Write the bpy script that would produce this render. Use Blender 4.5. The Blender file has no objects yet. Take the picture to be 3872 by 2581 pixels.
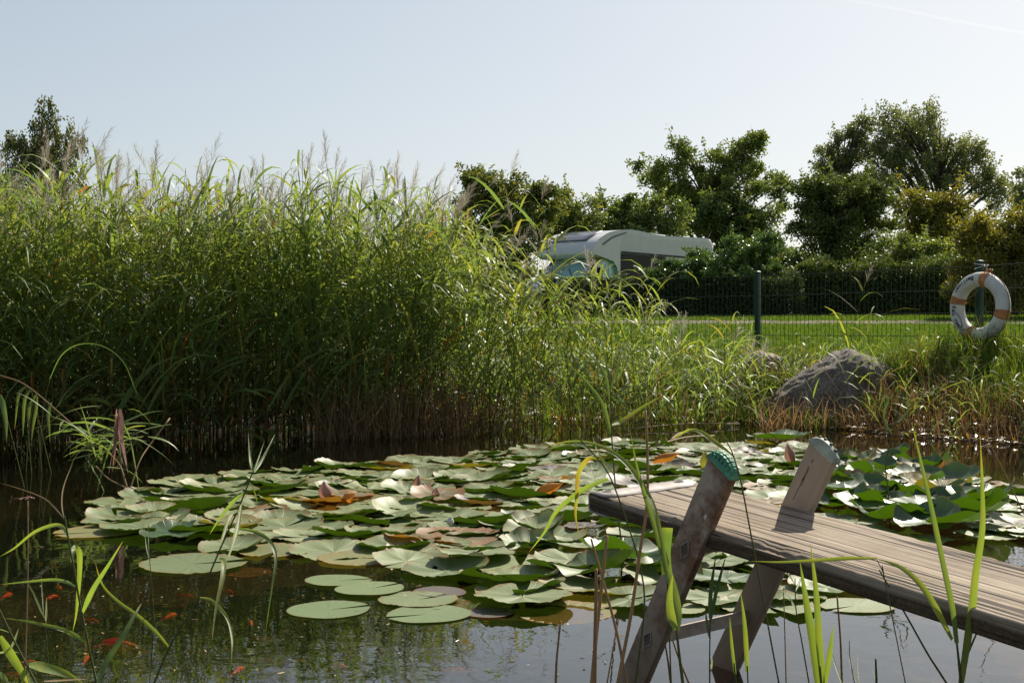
import bpy, bmesh, math, random
import numpy as np
from mathutils import Vector, Matrix, noise as mnoise

random.seed(7)
RNG = np.random.default_rng(11)
scene = bpy.context.scene
COL = scene.collection

# ------------------------------------------------------------------ camera
H = 0.78                       # eye height over the water
F, CX, CY, HZ = 4777.0, 1936.0, 1290.5, 1251.0
PITCH = math.atan((CY - HZ) / F)
cam_d = bpy.data.cameras.new('camera')
cam_d.sensor_width = 36.0
cam_d.lens = F / 3872.0 * 36.0
cam_d.clip_start = 0.05
cam_d.clip_end = 9000.0
cam = bpy.data.objects.new('camera', cam_d)
COL.objects.link(cam)
cam.location = (0, 0, H)
cam.rotation_euler = (math.pi / 2 - PITCH, 0, 0)
scene.camera = cam

# ------------------------------------------------------------------ sky, sun, exposure
SUN_EL, SUN_AZ = math.radians(42.0), math.radians(36.0)      # azimuth from +Y towards +X
world = bpy.data.worlds.new('World')
scene.world = world
world.use_nodes = True
wn = world.node_tree
for n in list(wn.nodes):
    wn.nodes.remove(n)
sky = wn.nodes.new('ShaderNodeTexSky')
sky.sky_type = 'NISHITA'
sky.sun_disc = False
sky.sun_elevation = SUN_EL
sky.sun_rotation = SUN_AZ
sky.altitude = 30
sky.air_density = 0.9
sky.dust_density = 1.6
sky.ozone_density = 1.6
bg = wn.nodes.new('ShaderNodeBackground')
bg.inputs['Strength'].default_value = 0.1
wo = wn.nodes.new('ShaderNodeOutputWorld')
# thin high haze evens the sky out: colour / (0.1 colour + 1.08), a little greyer
den = wn.nodes.new('ShaderNodeVectorMath'); den.operation = 'MULTIPLY_ADD'
den.inputs[1].default_value = (0.1, 0.1, 0.1); den.inputs[2].default_value = (1.083, 1.083, 1.083)
wn.links.new(sky.outputs[0], den.inputs[0])
dv = wn.nodes.new('ShaderNodeVectorMath'); dv.operation = 'DIVIDE'
wn.links.new(sky.outputs[0], dv.inputs[0]); wn.links.new(den.outputs[0], dv.inputs[1])
sc_ = wn.nodes.new('ShaderNodeVectorMath'); sc_.operation = 'SCALE'; sc_.inputs[3].default_value = 1.36
wn.links.new(dv.outputs[0], sc_.inputs[0])
hs = wn.nodes.new('ShaderNodeHueSaturation'); hs.inputs['Saturation'].default_value = 0.74
wn.links.new(sc_.outputs[0], hs.inputs['Color'])
tn = wn.nodes.new('ShaderNodeVectorMath'); tn.operation = 'MULTIPLY'; tn.inputs[1].default_value = (1.0, 0.995, 0.965)
wn.links.new(hs.outputs[0], tn.inputs[0])
wn.links.new(tn.outputs[0], bg.inputs[0])
wn.links.new(bg.outputs[0], wo.inputs[0])

sun_d = bpy.data.lights.new('sun', 'SUN')
sun_d.energy = 5.0
sun_d.angle = math.radians(0.5)
sun_d.color = (1.0, 0.93, 0.80)
sun = bpy.data.objects.new('sun', sun_d)
COL.objects.link(sun)
SUNV = Vector((math.sin(SUN_AZ) * math.cos(SUN_EL), math.cos(SUN_AZ) * math.cos(SUN_EL), math.sin(SUN_EL)))
sun.rotation_euler = SUNV.to_track_quat('Z', 'Y').to_euler()

scene.view_settings.view_transform = 'Standard'
scene.view_settings.look = 'None'
scene.view_settings.gamma = 1.0
scene.view_settings.use_curve_mapping = False
scene.view_settings.exposure = 0.62
scene.cycles.max_bounces = 9
scene.cycles.diffuse_bounces = 6
scene.cycles.glossy_bounces = 3
scene.cycles.transmission_bounces = 6
scene.cycles.transparent_max_bounces = 12
scene.cycles.sample_clamp_indirect = 6.0
scene.cycles.caustics_reflective = False
scene.cycles.caustics_refractive = False

# ------------------------------------------------------------------ pixel to place
VS = 3872.0 / 2352.0


def ray(vx, vy):
    a = (vx * VS - CX) / F
    b = -(vy * VS - CY) / F
    return np.array([a, math.cos(PITCH) + b * math.sin(PITCH), -math.sin(PITCH) + b * math.cos(PITCH)])


def at(vx, vy, Y):
    d = ray(vx, vy)
    p = d * (Y / d[1])
    return np.array([p[0], p[1], p[2] + H])


def onz(vx, vy, z=0.0):
    d = ray(vx, vy)
    t = (z - H) / d[2]
    return np.array([d[0] * t, d[1] * t, z])


# ------------------------------------------------------------------ node helpers
def newmat(name):
    m = bpy.data.materials.new(name)
    m.use_nodes = True
    nt = m.node_tree
    for n in list(nt.nodes):
        nt.nodes.remove(n)
    out = nt.nodes.new('ShaderNodeOutputMaterial')
    return m, nt, out


def N(nt, typ, **kw):
    n = nt.nodes.new('ShaderNode' + typ)
    for k, v in kw.items():
        if k.startswith('i_'):
            n.inputs[k[2:].replace('_', ' ')].default_value = v
        else:
            setattr(n, k, v)
    return n


def L(nt, a, b):
    nt.links.new(a, b)


def ramp(nt, fac, stops, interp='LINEAR'):
    r = nt.nodes.new('ShaderNodeValToRGB')
    r.color_ramp.interpolation = interp
    el = r.color_ramp.elements
    while len(el) > 1:
        el.remove(el[-1])
    el[0].position = stops[0][0]
    el[0].color = (*stops[0][1], 1)
    for p, c in stops[1:]:
        e = el.new(p)
        e.color = (*c, 1)
    if fac is not None:
        L(nt, fac, r.inputs['Fac'])
    return r


def mixc(nt, fac, a, b, mode='MIX'):
    m = nt.nodes.new('ShaderNodeMix')
    m.data_type = 'RGBA'
    m.blend_type = mode
    for sock, v in ((m.inputs[0], fac), (m.inputs[6], a), (m.inputs[7], b)):
        if hasattr(v, 'links'):
            L(nt, v, sock)
        elif isinstance(v, (int, float)):
            sock.default_value = v
        else:
            sock.default_value = (*v, 1)
    return m.outputs[2]


def math_(nt, op, a, b=None):
    m = nt.nodes.new('ShaderNodeMath')
    m.operation = op
    for i, v in enumerate((a, b)):
        if v is None:
            continue
        if hasattr(v, 'links'):
            L(nt, v, m.inputs[i])
        else:
            m.inputs[i].default_value = v
    return m.outputs[0]


def noise(nt, scale, detail=4, rough=0.55, vec=None, dist=0.0):
    n = N(nt, 'TexNoise')
    n.inputs['Scale'].default_value = scale
    n.inputs['Detail'].default_value = detail
    n.inputs['Roughness'].default_value = rough
    n.inputs['Distortion'].default_value = dist
    if vec is None:
        tc = N(nt, 'TexCoord')
        vec = tc.outputs['Object']
    L(nt, vec, n.inputs['Vector'])
    return n


def mapped(nt, scale, src='Object', loc=(0, 0, 0), rot=(0, 0, 0)):
    tc = N(nt, 'TexCoord')
    mp = N(nt, 'Mapping')
    mp.inputs['Scale'].default_value = scale
    mp.inputs['Location'].default_value = loc
    mp.inputs['Rotation'].default_value = rot
    L(nt, tc.outputs[src], mp.inputs['Vector'])
    return mp.outputs['Vector']


def bump(nt, height, strength=0.3, dist=0.01):
    b = N(nt, 'Bump')
    b.inputs['Strength'].default_value = strength
    b.inputs['Distance'].default_value = dist
    L(nt, height, b.inputs['Height'])
    return b.outputs['Normal']


def leafmat(name, stops, trans=0.45, rough=0.42, spec=0.5, tcol=(1.25, 1.2, 0.55), objrand=0.25, coat=0.0):
    """thin leaf: glossy top, light passes through; hue by per-vertex 'tint'"""
    m, nt, out = newmat(name)
    at_ = N(nt, 'Attribute', attribute_name='tint')
    oi = N(nt, 'ObjectInfo')
    r = math_(nt, 'MULTIPLY', math_(nt, 'SUBTRACT', oi.outputs['Random'], 0.5), objrand)
    f = math_(nt, 'ADD', at_.outputs['Fac'], r)
    col = ramp(nt, f, stops)
    p = N(nt, 'BsdfPrincipled')
    p.inputs['Roughness'].default_value = rough
    p.inputs['Specular IOR Level'].default_value = spec
    L(nt, col.outputs[0], p.inputs['Base Color'])
    t = N(nt, 'BsdfTranslucent')
    L(nt, mixc(nt, 1.0, col.outputs[0], tcol, 'MULTIPLY'), t.inputs['Color'])
    mx = N(nt, 'MixShader')
    mx.inputs[0].default_value = trans
    L(nt, p.outputs[0], mx.inputs[1])
    L(nt, t.outputs[0], mx.inputs[2])
    L(nt, mx.outputs[0], out.inputs[0])
    return m


def simple(name, color, rough=0.5, metal=0.0, nscale=None, namp=0.25, bstr=0.0, spec=0.5):
    m, nt, out = newmat(name)
    p = N(nt, 'BsdfPrincipled')
    p.inputs['Roughness'].default_value = rough
    p.inputs['Metallic'].default_value = metal
    p.inputs['Specular IOR Level'].default_value = spec
    if nscale:
        nz = noise(nt, nscale, 5)
        c2 = tuple(max(0, c * (1 - namp)) for c in color)
        c3 = tuple(min(1, c * (1 + namp)) for c in color)
        r = ramp(nt, nz.outputs['Fac'], [(0.3, c2), (0.7, c3)])
        L(nt, r.outputs[0], p.inputs['Base Color'])
        if bstr:
            L(nt, bump(nt, nz.outputs['Fac'], bstr, 0.01), p.inputs['Normal'])
    else:
        p.inputs['Base Color'].default_value = (*color, 1)
    L(nt, p.outputs[0], out.inputs[0])
    return m


M = {}
# reed foliage: tint 0 dark blue green .. 0.6 fresh .. 0.85 yellow .. 1 orange straw
REED = [(0.0, (0.10, 0.17, 0.075)), (0.35, (0.16, 0.24, 0.08)), (0.62, (0.235, 0.31, 0.08)),
        (0.82, (0.32, 0.33, 0.07)), (0.93, (0.36, 0.25, 0.07)), (1.0, (0.38, 0.18, 0.05))]
M['reed'] = leafmat('reed_leaf', REED, 0.5, 0.47, 0.55, tcol=(1.2, 1.18, 0.6))
M['reed_near'] = leafmat('reed_leaf_near', REED, 0.50, 0.40, 0.5, objrand=0.0, tcol=(1.35, 1.35, .45))
_m = M['reed_near']
_nt = _m.node_tree
_ac = N(_nt, 'Attribute', attribute_name='ac')
_rb = math_(_nt, 'SINE', math_(_nt, 'MULTIPLY', _ac.outputs['Fac'], 26.0))
_nz = noise(_nt, 45, 4, .7)
_bn = bump(_nt, math_(_nt, 'ADD', _rb, math_(_nt, 'MULTIPLY', _nz.outputs['Fac'], 1.5)), .35, .0008)
for _n in _nt.nodes:
    if _n.type == 'BSDF_PRINCIPLED':
        L(_nt, _bn, _n.inputs['Normal'])
        _src = _n.inputs['Base Color'].links[0].from_socket
        _mot = ramp(_nt, _nz.outputs['Fac'], [(.35, (.72, .76, .8)), (.6, (1.08, 1.05, 1.0))])
        _c2 = mixc(_nt, 1.0, _src, _mot.outputs[0], 'MULTIPLY')
        L(_nt, _c2, _n.inputs['Base Color'])
M['stem'] = leafmat('reed_stem', [(0, (0.06, 0.09, 0.03)), (0.4, (0.12, 0.13, 0.05)), (0.7, (0.14, 0.085, 0.035)), (1, (0.065, 0.035, 0.015))], 0.12, 0.9, 0.03, objrand=0.15)
M['plume'] = leafmat('reed_plume', [(0, (0.19, 0.155, 0.105)), (0.5, (0.33, 0.295, 0.23)), (1, (0.47, 0.45, 0.39))], 0.5, 0.7, 0.2, (1.05, 1.0, 0.95))
M['dry'] = leafmat('dry_stalk', [(0, (0.10, 0.06, 0.03)), (0.5, (0.27, 0.18, 0.085)), (1, (0.50, 0.39, 0.23))], 0.32, 0.6, 0.3, (1.2, 0.95, 0.6))
M['grass'] = leafmat('grass_blade', [(0, (0.055, 0.10, 0.015)), (0.5, (0.10, 0.16, 0.02)), (0.85, (0.17, 0.20, 0.03)), (1, (0.28, 0.22, 0.09))], 0.5, 0.5, 0.35)
M['lawn'] = leafmat('lawn_blade', [(0, (0.06, 0.12, 0.015)), (0.6, (0.10, 0.17, 0.02)), (1, (0.15, 0.20, 0.035))], 0.5, 0.55, 0.25)
M['litter'] = leafmat('leaf_litter', [(0, (0.06, 0.035, 0.015)), (0.4, (0.17, 0.10, 0.035)), (0.8, (0.36, 0.25, 0.06)), (1, (0.40, 0.32, 0.18))], 0.25, 0.35, 0.6, (1.2, 1, 0.5))


def treeleaf(name, a, b, c, **k):
    return leafmat(name, [(0, a), (0.6, b), (1, c)], **k)


M['l_birch'] = treeleaf('birch_leaf', (0.07, 0.09, 0.04), (0.12, 0.14, 0.055), (0.18, 0.17, 0.07), trans=0.4, rough=0.5, spec=0.4)
M['l_dark'] = treeleaf('dark_leaf', (0.05, 0.08, 0.025), (0.11, 0.15, 0.035), (0.26, 0.24, 0.05), trans=0.38, rough=0.45, spec=.3)
M['l_mid'] = treeleaf('green_leaf', (0.08, 0.12, 0.035), (0.15, 0.20, 0.05), (0.25, 0.28, 0.07), trans=0.42, rough=0.45, spec=.35)
M['l_willow'] = treeleaf('willow_leaf', (0.14, 0.165, 0.08), (0.21, 0.235, 0.11), (0.28, 0.30, 0.15), trans=0.42, rough=0.45)
M['l_sumac'] = treeleaf('sumac_leaf', (0.07, 0.11, 0.03), (0.13, 0.18, 0.045), (0.32, 0.27, 0.05), trans=0.46, rough=0.45)
M['l_yellow'] = treeleaf('yellowing_leaf', (0.09, 0.11, 0.025), (0.24, 0.22, 0.035), (0.48, 0.30, 0.05), trans=0.42, rough=0.45)
M['l_hedge'] = treeleaf('hedge_leaf', (0.035, 0.06, 0.024), (0.075, 0.115, 0.04), (0.15, 0.20, 0.055), trans=0.32, rough=0.6, spec=.15)
M['l_shrub'] = treeleaf('glossy_shrub_leaf', (0.04, 0.08, 0.02), (0.075, 0.14, 0.03), (0.12, 0.20, 0.045), trans=0.35, rough=0.28, spec=0.8)
M['bark'] = simple('bark', (0.07, 0.055, 0.04), 0.85, 0, 9, 0.5, 0.6)
M['core'] = simple('hedge_dark_core', (0.018, 0.022, 0.010), 0.95, 0, 12, 0.6, 0.5)

# ------------------------------------------------------------------ mesh helpers


def mk(name, V, Fc, mat=None, tint=None, parent=None, smooth=True, uv=None, link=True, mids=None):
    """V (n,3), Fc list/array of faces -> ONE mesh object"""
    me = bpy.data.meshes.new(name)
    V = np.asarray(V, dtype=np.float32)
    if isinstance(Fc, np.ndarray):
        k = Fc.shape[1]
        nf = Fc.shape[0]
        me.vertices.add(len(V))
        me.vertices.foreach_set('co', V.ravel())
        me.loops.add(nf * k)
        me.loops.foreach_set('vertex_index', Fc.astype(np.int32).ravel())
        me.polygons.add(nf)
        me.polygons.foreach_set('loop_start', np.arange(0, nf * k, k, dtype=np.int32))
        me.polygons.foreach_set('loop_total', np.full(nf, k, dtype=np.int32))
    else:
        me.from_pydata([tuple(map(float, v)) for v in V], [], [tuple(int(i) for i in f) for f in Fc])
    me.update(calc_edges=True)
    me.polygons.foreach_set('use_smooth', np.full(len(me.polygons), bool(smooth)))
    if tint is not None:
        a = me.attributes.new('tint', 'FLOAT', 'POINT')
        a.data.foreach_set('value', np.asarray(tint, dtype=np.float32))
    if uv is not None:
        for nm, arr in uv.items():
            a = me.attributes.new(nm, 'FLOAT', 'POINT')
            a.data.foreach_set('value', np.asarray(arr, dtype=np.float32))
    mats = mat if isinstance(mat, (list, tuple)) else [mat]
    for m_ in mats:
        if m_:
            me.materials.append(m_)
    if mids is not None:
        me.polygons.foreach_set('material_index', np.asarray(mids, dtype=np.int32))
    me.validate()
    o = bpy.data.objects.new(name, me)
    if link:
        COL.objects.link(o)
    if parent is not None:
        o.parent = parent
    return o


def tag(o, label=None, cat=None, group=None, kind=None):
    if label:
        o['label'] = label
    if cat:
        o['category'] = cat
    if group:
        o['group'] = group
    if kind:
        o['kind'] = kind
    return o


def empty(name, loc=(0, 0, 0), rz=0.0, label=None, cat=None, group=None):
    o = bpy.data.objects.new(name, None)
    COL.objects.link(o)
    o.location = tuple(float(c) for c in loc)
    o.rotation_euler = (0, 0, rz)
    o.empty_display_size = 0.1
    tag(o, label, cat, group)
    return o


def kids(o):
    return [c for c in bpy.data.objects if c.parent == o]


def copy_tree(o, parent=None, children=None):
    c = o.copy()
    COL.objects.link(c)
    if parent is not None:
        c.parent = parent
    for ch in (children if children is not None else list(o.children)):
        copy_tree(ch, c)
    return c


def nrm(v):
    return v / np.maximum(np.linalg.norm(v, axis=-1, keepdims=True), 1e-9)


class Acc:
    def __init__(s):
        s.V, s.F, s.T, s.n = [], [], [], 0

    def add(s, V, Fq, T=None):
        V = np.asarray(V, dtype=np.float64).reshape(-1, 3)
        s.V.append(V)
        s.F.append(np.asarray(Fq, dtype=np.int64) + s.n)
        s.T.append(np.full(len(V), 0.5) if T is None else (np.full(len(V), float(T)) if np.isscalar(T) else np.asarray(T)))
        s.n += len(V)

    def obj(s, name, mat, parent=None, smooth=True, link=True):
        return mk(name, np.concatenate(s.V), np.concatenate(s.F), mat, np.concatenate(s.T), parent, smooth, link=link)


def strips(P0, D0, Ln, W, droop, nseg=4, prof=None, side=None, twist=None, fold=0.0, tint=None, rng=RNG, kink=None):
    """N ribbons at once. P0,D0 (n,3); Ln,W,droop (n,). Returns V,F(quads),T"""
    n = len(P0)
    P0 = np.asarray(P0, float)
    D = nrm(np.asarray(D0, float))
    Ln = np.broadcast_to(Ln, (n,)).astype(float)
    W = np.broadcast_to(W, (n,)).astype(float)
    droop = np.broadcast_to(droop, (n,)).astype(float)
    if prof is None:
        t = np.linspace(0, 1, nseg + 1)
        prof = np.clip(np.minimum(0.35 + 3.2 * t, 1.0) * (1 - t ** 2.2), 0.02, 1)
    pts = [P0]
    dirs = []
    d = D.copy()
    for k in range(nseg):
        dirs.append(d)
        pts.append(pts[-1] + d * (Ln / nseg)[:, None])
        dd = droop[:, None] * np.array([0, 0, -1.0]) / nseg * (1.6 * (k + 1) / nseg + 0.2)
        if kink is not None:
            dd = dd * np.where(k + 1 == kink, 3.0, 0.7)[:, None]
        d = nrm(d + dd)
    dirs.append(d)
    if side is None:
        a = rng.uniform(0, 2 * np.pi, n)
        r = np.stack([np.cos(a), np.sin(a), 0.3 * rng.normal(size=n)], 1)
        side = nrm(np.cross(D, r))
        # prefer blades that lie flat: side horizontal
        hz = np.cross(D, np.array([0, 0, 1.0]))
        hz = nrm(hz + 1e-6)
        side = nrm(side * 0.5 + hz * 1.0)
    if twist is None:
        twist = rng.normal(0, 0.5, n)
    V = np.empty((n, nseg + 1, 2, 3))
    for k in range(nseg + 1):
        dk = dirs[k]
        s = nrm(side - dk * np.sum(side * dk, 1, keepdims=True))
        b = np.cross(dk, s)
        a = (twist * k / nseg)[:, None]
        s2 = s * np.cos(a) + b * np.sin(a)
        w = (W * prof[k] * 0.5)[:, None]
        V[:, k, 0] = pts[k] - s2 * w
        V[:, k, 1] = pts[k] + s2 * w
    idx = np.arange(n * (nseg + 1) * 2).reshape(n, nseg + 1, 2)
    Fq = np.stack([idx[:, :-1, 0], idx[:, :-1, 1], idx[:, 1:, 1], idx[:, 1:, 0]], -1).reshape(-1, 4)
    if tint is None:
        tint = np.full(n, 0.5)
    tint = np.asarray(tint, float)
    if tint.ndim == 1:
        T = np.repeat(np.broadcast_to(tint, (n,)), (nseg + 1) * 2)
    else:
        T = np.repeat(tint, 2, axis=1).ravel()
    return V.reshape(-1, 3), Fq, T


def tube(pts, radii, sides=8, cap=True):
    pts = np.asarray(pts, float)
    n = len(pts)
    radii = np.broadcast_to(radii, (n,))
    tang = nrm(np.gradient(pts, axis=0))
    ref = np.array([0, 0, 1.0]) if abs(tang[0][2]) < 0.9 else np.array([1.0, 0, 0])
    s = nrm(np.cross(tang[0], ref))
    V = []
    for k in range(n):
        s = nrm(s - tang[k] * np.dot(s, tang[k]))
        b = np.cross(tang[k], s)
        for j in range(sides):
            a = 2 * np.pi * j / sides
            V.append(pts[k] + (s * np.cos(a) + b * np.sin(a)) * radii[k])
    Fq = []
    for k in range(n - 1):
        for j in range(sides):
            j2 = (j + 1) % sides
            Fq.append((k * sides + j, k * sides + j2, (k + 1) * sides + j2, (k + 1) * sides + j))
    V = np.array(V)
    if cap:
        for e, k in ((0, 0), (1, n - 1)):
            c = len(V)
            V = np.vstack([V, pts[k][None]])
            for j in range(0, sides, 2):
                q = [k * sides + j, k * sides + (j + 1) % sides, k * sides + (j + 2) % sides, c]
                Fq.append(q if e else q[::-1])
    return V, np.array(Fq)


def catmull(P, n=8):
    P = np.asarray(P, float)
    if len(P) < 3:
        t = np.linspace(0, 1, n + 1)[:, None]
        return P[0] * (1 - t) + P[1] * t
    Q = np.vstack([2 * P[0] - P[1], P, 2 * P[-1] - P[-2]])
    out = []
    for i in range(1, len(Q) - 2):
        for t in np.linspace(0, 1, n, endpoint=False):
            p0, p1, p2, p3 = Q[i - 1], Q[i], Q[i + 1], Q[i + 2]
            out.append(0.5 * ((2 * p1) + (-p0 + p2) * t + (2 * p0 - 5 * p1 + 4 * p2 - p3) * t * t + (-p0 + 3 * p1 - 3 * p2 + p3) * t ** 3))
    out.append(P[-1])
    return np.array(out)


def box_bm(bm, c, s, R=None, bevel=0.0, seg=2):
    """box centred c, full size s"""
    ret = bmesh.ops.create_cube(bm, size=1.0)
    vs = ret['verts']
    for v in vs:
        v.co = Vector((v.co.x * s[0], v.co.y * s[1], v.co.z * s[2]))
    if bevel > 0:
        es = list({e for v in vs for e in v.link_edges})
        r = bmesh.ops.bevel(bm, geom=es, offset=bevel, segments=seg, profile=0.5, affect='EDGES')
        vs = list({v for f in r['faces'] for v in f.verts} | {v for v in vs if v.is_valid})
    for v in vs:
        p = v.co.copy()
        if R is not None:
            p = R @ p
        v.co = p + Vector(c)
    return vs


def bmobj(name, bm, mat, parent=None, smooth=False, angle=None):
    bmesh.ops.recalc_face_normals(bm, faces=bm.faces)
    me = bpy.data.meshes.new(name)
    bm.to_mesh(me)
    bm.free()
    for m_ in (mat if isinstance(mat, (list, tuple)) else [mat]):
        me.materials.append(m_)
    for p in me.polygons:
        p.use_smooth = smooth
    if smooth and angle is not None:
        me.set_sharp_from_angle(angle=math.radians(angle))
    o = bpy.data.objects.new(name, me)
    COL.objects.link(o)
    if parent is not None:
        o.parent = parent
    return o


def fbm(x, y, z=0.0, oct_=3):
    v, a, f = 0.0, 1.0, 1.0
    for _ in range(oct_):
        v += a * mnoise.noise(Vector((x * f, y * f, z * f)))
        a *= 0.5
        f *= 2.1
    return v


# ------------------------------------------------------------------ terrain
POND = np.array([(-9, 9.0), (-6, 10.3), (-4, 10.8), (-2, 11.3), (-.3, 11.4), (1, 11.1), (1.9, 10.85), (2.4, 10.55), (2.85, 9.75),
                 (3.15, 9.2), (3.5, 8.7), (4.1, 8.0), (4.7, 6.6), (4.5, 4.0), (3.2, 2.2), (1.7, 1.25), (-.5, .9), (-2.6, 1.1), (-5, 2.2), (-8, 4.5)], float)


def pond_sd(x, y):
    """signed distance to the waterline, positive on land"""
    x = np.asarray(x, float)
    y = np.asarray(y, float)
    d = np.full(x.shape, 1e9)
    ins = np.zeros(x.shape, bool)
    n = len(POND)
    for i in range(n):
        ax, ay = POND[i]
        bx, by = POND[(i + 1) % n]
        ex, ey = bx - ax, by - ay
        t = np.clip(((x - ax) * ex + (y - ay) * ey) / (ex * ex + ey * ey), 0, 1)
        d = np.minimum(d, np.hypot(x - ax - t * ex, y - ay - t * ey))
        c = ((ay > y) != (by > y)) & (x < (bx - ax) * (y - ay) / (by - ay + 1e-12) + ax)
        ins ^= c
    return np.where(ins, -d, d)


def sm(t):
    t = np.clip(t, 0, 1)
    return t * t * (3 - 2 * t)


def ground_z(x, y):
    sd = pond_sd(x, y)
    w = 0.06 * np.sin(x * 3.1 + 1.7 * np.sin(y * 2.3)) + 0.05 * np.sin(y * 4.3 + x * 1.7)
    sdw = sd + w * (np.abs(sd) < 3)
    far = sm((y - 3.0) / 3.0)
    top = 0.53 * far + 0.22 * (1 - far)
    bank = 0.05 * sm(sdw / 0.25) + (top - 0.05) * (0.35 * sm(sdw / 0.7) + 0.65 * sm((sdw - 0.15) / 1.35))
    under = -0.6 * sm(-sdw / 1.3) - 0.03 * sm(-sdw / 0.05)
    z = np.where(sdw > 0, bank, under)
    z = z + np.where(sd > 0.3, 0.012 * np.sin(x * 5.3) * np.sin(y * 4.7), 0)
    rise = np.clip((y - 12.8), 0, 12.4) * 0.0426
    return z + rise * (sd > 0)


def axis(segs):
    out = []
    for a, b, s in segs:
        out += list(np.arange(a, b, s))
    out.append(segs[-1][1])
    return np.array(out)


gx = axis([(-400, -60, 40), (-60, -12, 4), (-12, -5, .5), (-5, 6, .09), (6, 14, .5), (14, 60, 4), (60, 400, 40)])
gy = axis([(-60, -4, 8), (-4, 0, .5), (0, 13, .09), (13, 27, .4), (27, 80, 3), (80, 900, 60)])
GX, GY = np.meshgrid(gx, gy)
GZ = ground_z(GX, GY)
nx_, ny_ = len(gx), len(gy)
idx = np.arange(nx_ * ny_).reshape(ny_, nx_)
FQ = np.stack([idx[:-1, :-1], idx[:-1, 1:], idx[1:, 1:], idx[1:, :-1]], -1).reshape(-1, 4)

m, nt, out = newmat('earth_and_turf')
tc = N(nt, 'TexCoord')
sep = N(nt, 'SeparateXYZ')
L(nt, tc.outputs['Object'], sep.inputs[0])
n1 = noise(nt, 2.2, 6, 0.6)
n2 = noise(nt, 30, 5, 0.7)
turf = ramp(nt, n2.outputs['Fac'], [(0.25, (0.045, 0.085, 0.012)), (0.55, (0.085, 0.14, 0.018)), (0.8, (0.13, 0.17, 0.03))])
mud = ramp(nt, n2.outputs['Fac'], [(0.3, (0.020, 0.014, 0.008)), (0.55, (0.055, 0.036, 0.016)), (0.75, (0.13, 0.085, 0.03))])
zz = math_(nt, 'ADD', sep.outputs[2], math_(nt, 'MULTIPLY', math_(nt, 'SUBTRACT', n1.outputs['Fac'], 0.5), 0.35))
fz = math_(nt, 'MULTIPLY', math_(nt, 'SUBTRACT', zz, 0.26), 6.0)
fz2 = N(nt, 'Clamp')
L(nt, fz, fz2.inputs[0])
c1 = mixc(nt, fz2.outputs[0], mud.outputs[0], turf.outputs[0])
uw = N(nt, 'Clamp')
L(nt, math_(nt, 'MULTIPLY', math_(nt, 'ADD', sep.outputs[2], 0.02), -12.0), uw.inputs[0])
c2 = mixc(nt, uw.outputs[0], c1, (0.004, 0.0035, 0.002))
p = N(nt, 'BsdfPrincipled')
p.inputs['Roughness'].default_value = 0.8
p.inputs['Specular IOR Level'].default_value = 0.3
L(nt, c2, p.inputs['Base Color'])
L(nt, bump(nt, n2.outputs['Fac'], 0.8, 0.03), p.inputs['Normal'])
L(nt, p.outputs[0], out.inputs[0])
M['ground'] = m
g = mk('ground', np.stack([GX.ravel(), GY.ravel(), GZ.ravel()], 1), FQ, M['ground'])
tag(g, 'grassy bank and lawn around the pond', kind='structure')

# gravel path across the lawn
px_ = np.arange(-25, 25.1, .5)
pv, pf = [], []
for i, x in enumerate(px_):
    for j, t in enumerate(np.linspace(0, 1, 5)):
        y = 20.9 + 1.7 * t + 0.12 * math.sin(x * 1.3 + j) * (j in (0, 4))
        pv.append((x, y, float(ground_z(np.array([x]), np.array([y]))[0]) + 0.02))
for i in range(len(px_) - 1):
    for j in range(4):
        a = i * 5 + j
        pf.append((a, a + 5, a + 6, a + 1))
m, nt, out = newmat('gravel')
v1 = noise(nt, 22, 6, 0.75)
r = ramp(nt, v1.outputs['Fac'], [(0.3, (0.07, 0.05, 0.035)), (0.5, (0.14, 0.10, 0.075)), (0.7, (0.22, 0.17, 0.14))])
p = N(nt, 'BsdfPrincipled')
p.inputs['Roughness'].default_value = 0.9
L(nt, r.outputs[0], p.inputs['Base Color'])
L(nt, bump(nt, v1.outputs['Fac'], 0.8, 0.03), p.inputs['Normal'])
L(nt, p.outputs[0], out.inputs[0])
tag(mk('path', pv, pf, m), 'narrow gravel path crossing the lawn', kind='structure')

# ------------------------------------------------------------------ water
m, nt, out = newmat('pond_water')
va = mapped(nt, (1, 1, 1))
w1 = noise(nt, 5.5, 3, 0.5, va, 0.6)
w2 = noise(nt, 23, 2, 0.5, va, 0.4)
w3 = noise(nt, 1.3, 2, 0.5, va)
hsum = math_(nt, 'ADD', math_(nt, 'MULTIPLY', w1.outputs['Fac'], 1.0), math_(nt, 'MULTIPLY', w2.outputs['Fac'], 0.10))
amp = ramp(nt, w3.outputs['Fac'], [(0.35, (0.35, 0.35, 0.35)), (0.7, (1, 1, 1))])
hsum = math_(nt, 'MULTIPLY', hsum, amp.outputs[0])
nb = bump(nt, hsum, 0.20, 0.010)
fr = N(nt, 'LayerWeight')
fr.inputs['Blend'].default_value = 0.5
L(nt, nb, fr.inputs['Normal'])
schl = math_(nt, 'ADD', math_(nt, 'MULTIPLY', math_(nt, 'POWER', fr.outputs['Facing'], 3.6), 0.98), 0.02)
gl = N(nt, 'BsdfGlossy')
gl.inputs['Roughness'].default_value = 0.015
L(nt, nb, gl.inputs['Normal'])
tr = N(nt, 'BsdfTransparent')
tr.inputs['Color'].default_value = (0.68, 0.50, 0.29, 1)
df = N(nt, 'BsdfDiffuse')
df.inputs['Color'].default_value = (0.035, 0.04, 0.022, 1)
mb = N(nt, 'MixShader')
mb.inputs[0].default_value = 0.12
L(nt, tr.outputs[0], mb.inputs[1])
L(nt, df.outputs[0], mb.inputs[2])
mx = N(nt, 'MixShader')
L(nt, schl, mx.inputs[0])
L(nt, mb.outputs[0], mx.inputs[1])
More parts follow.
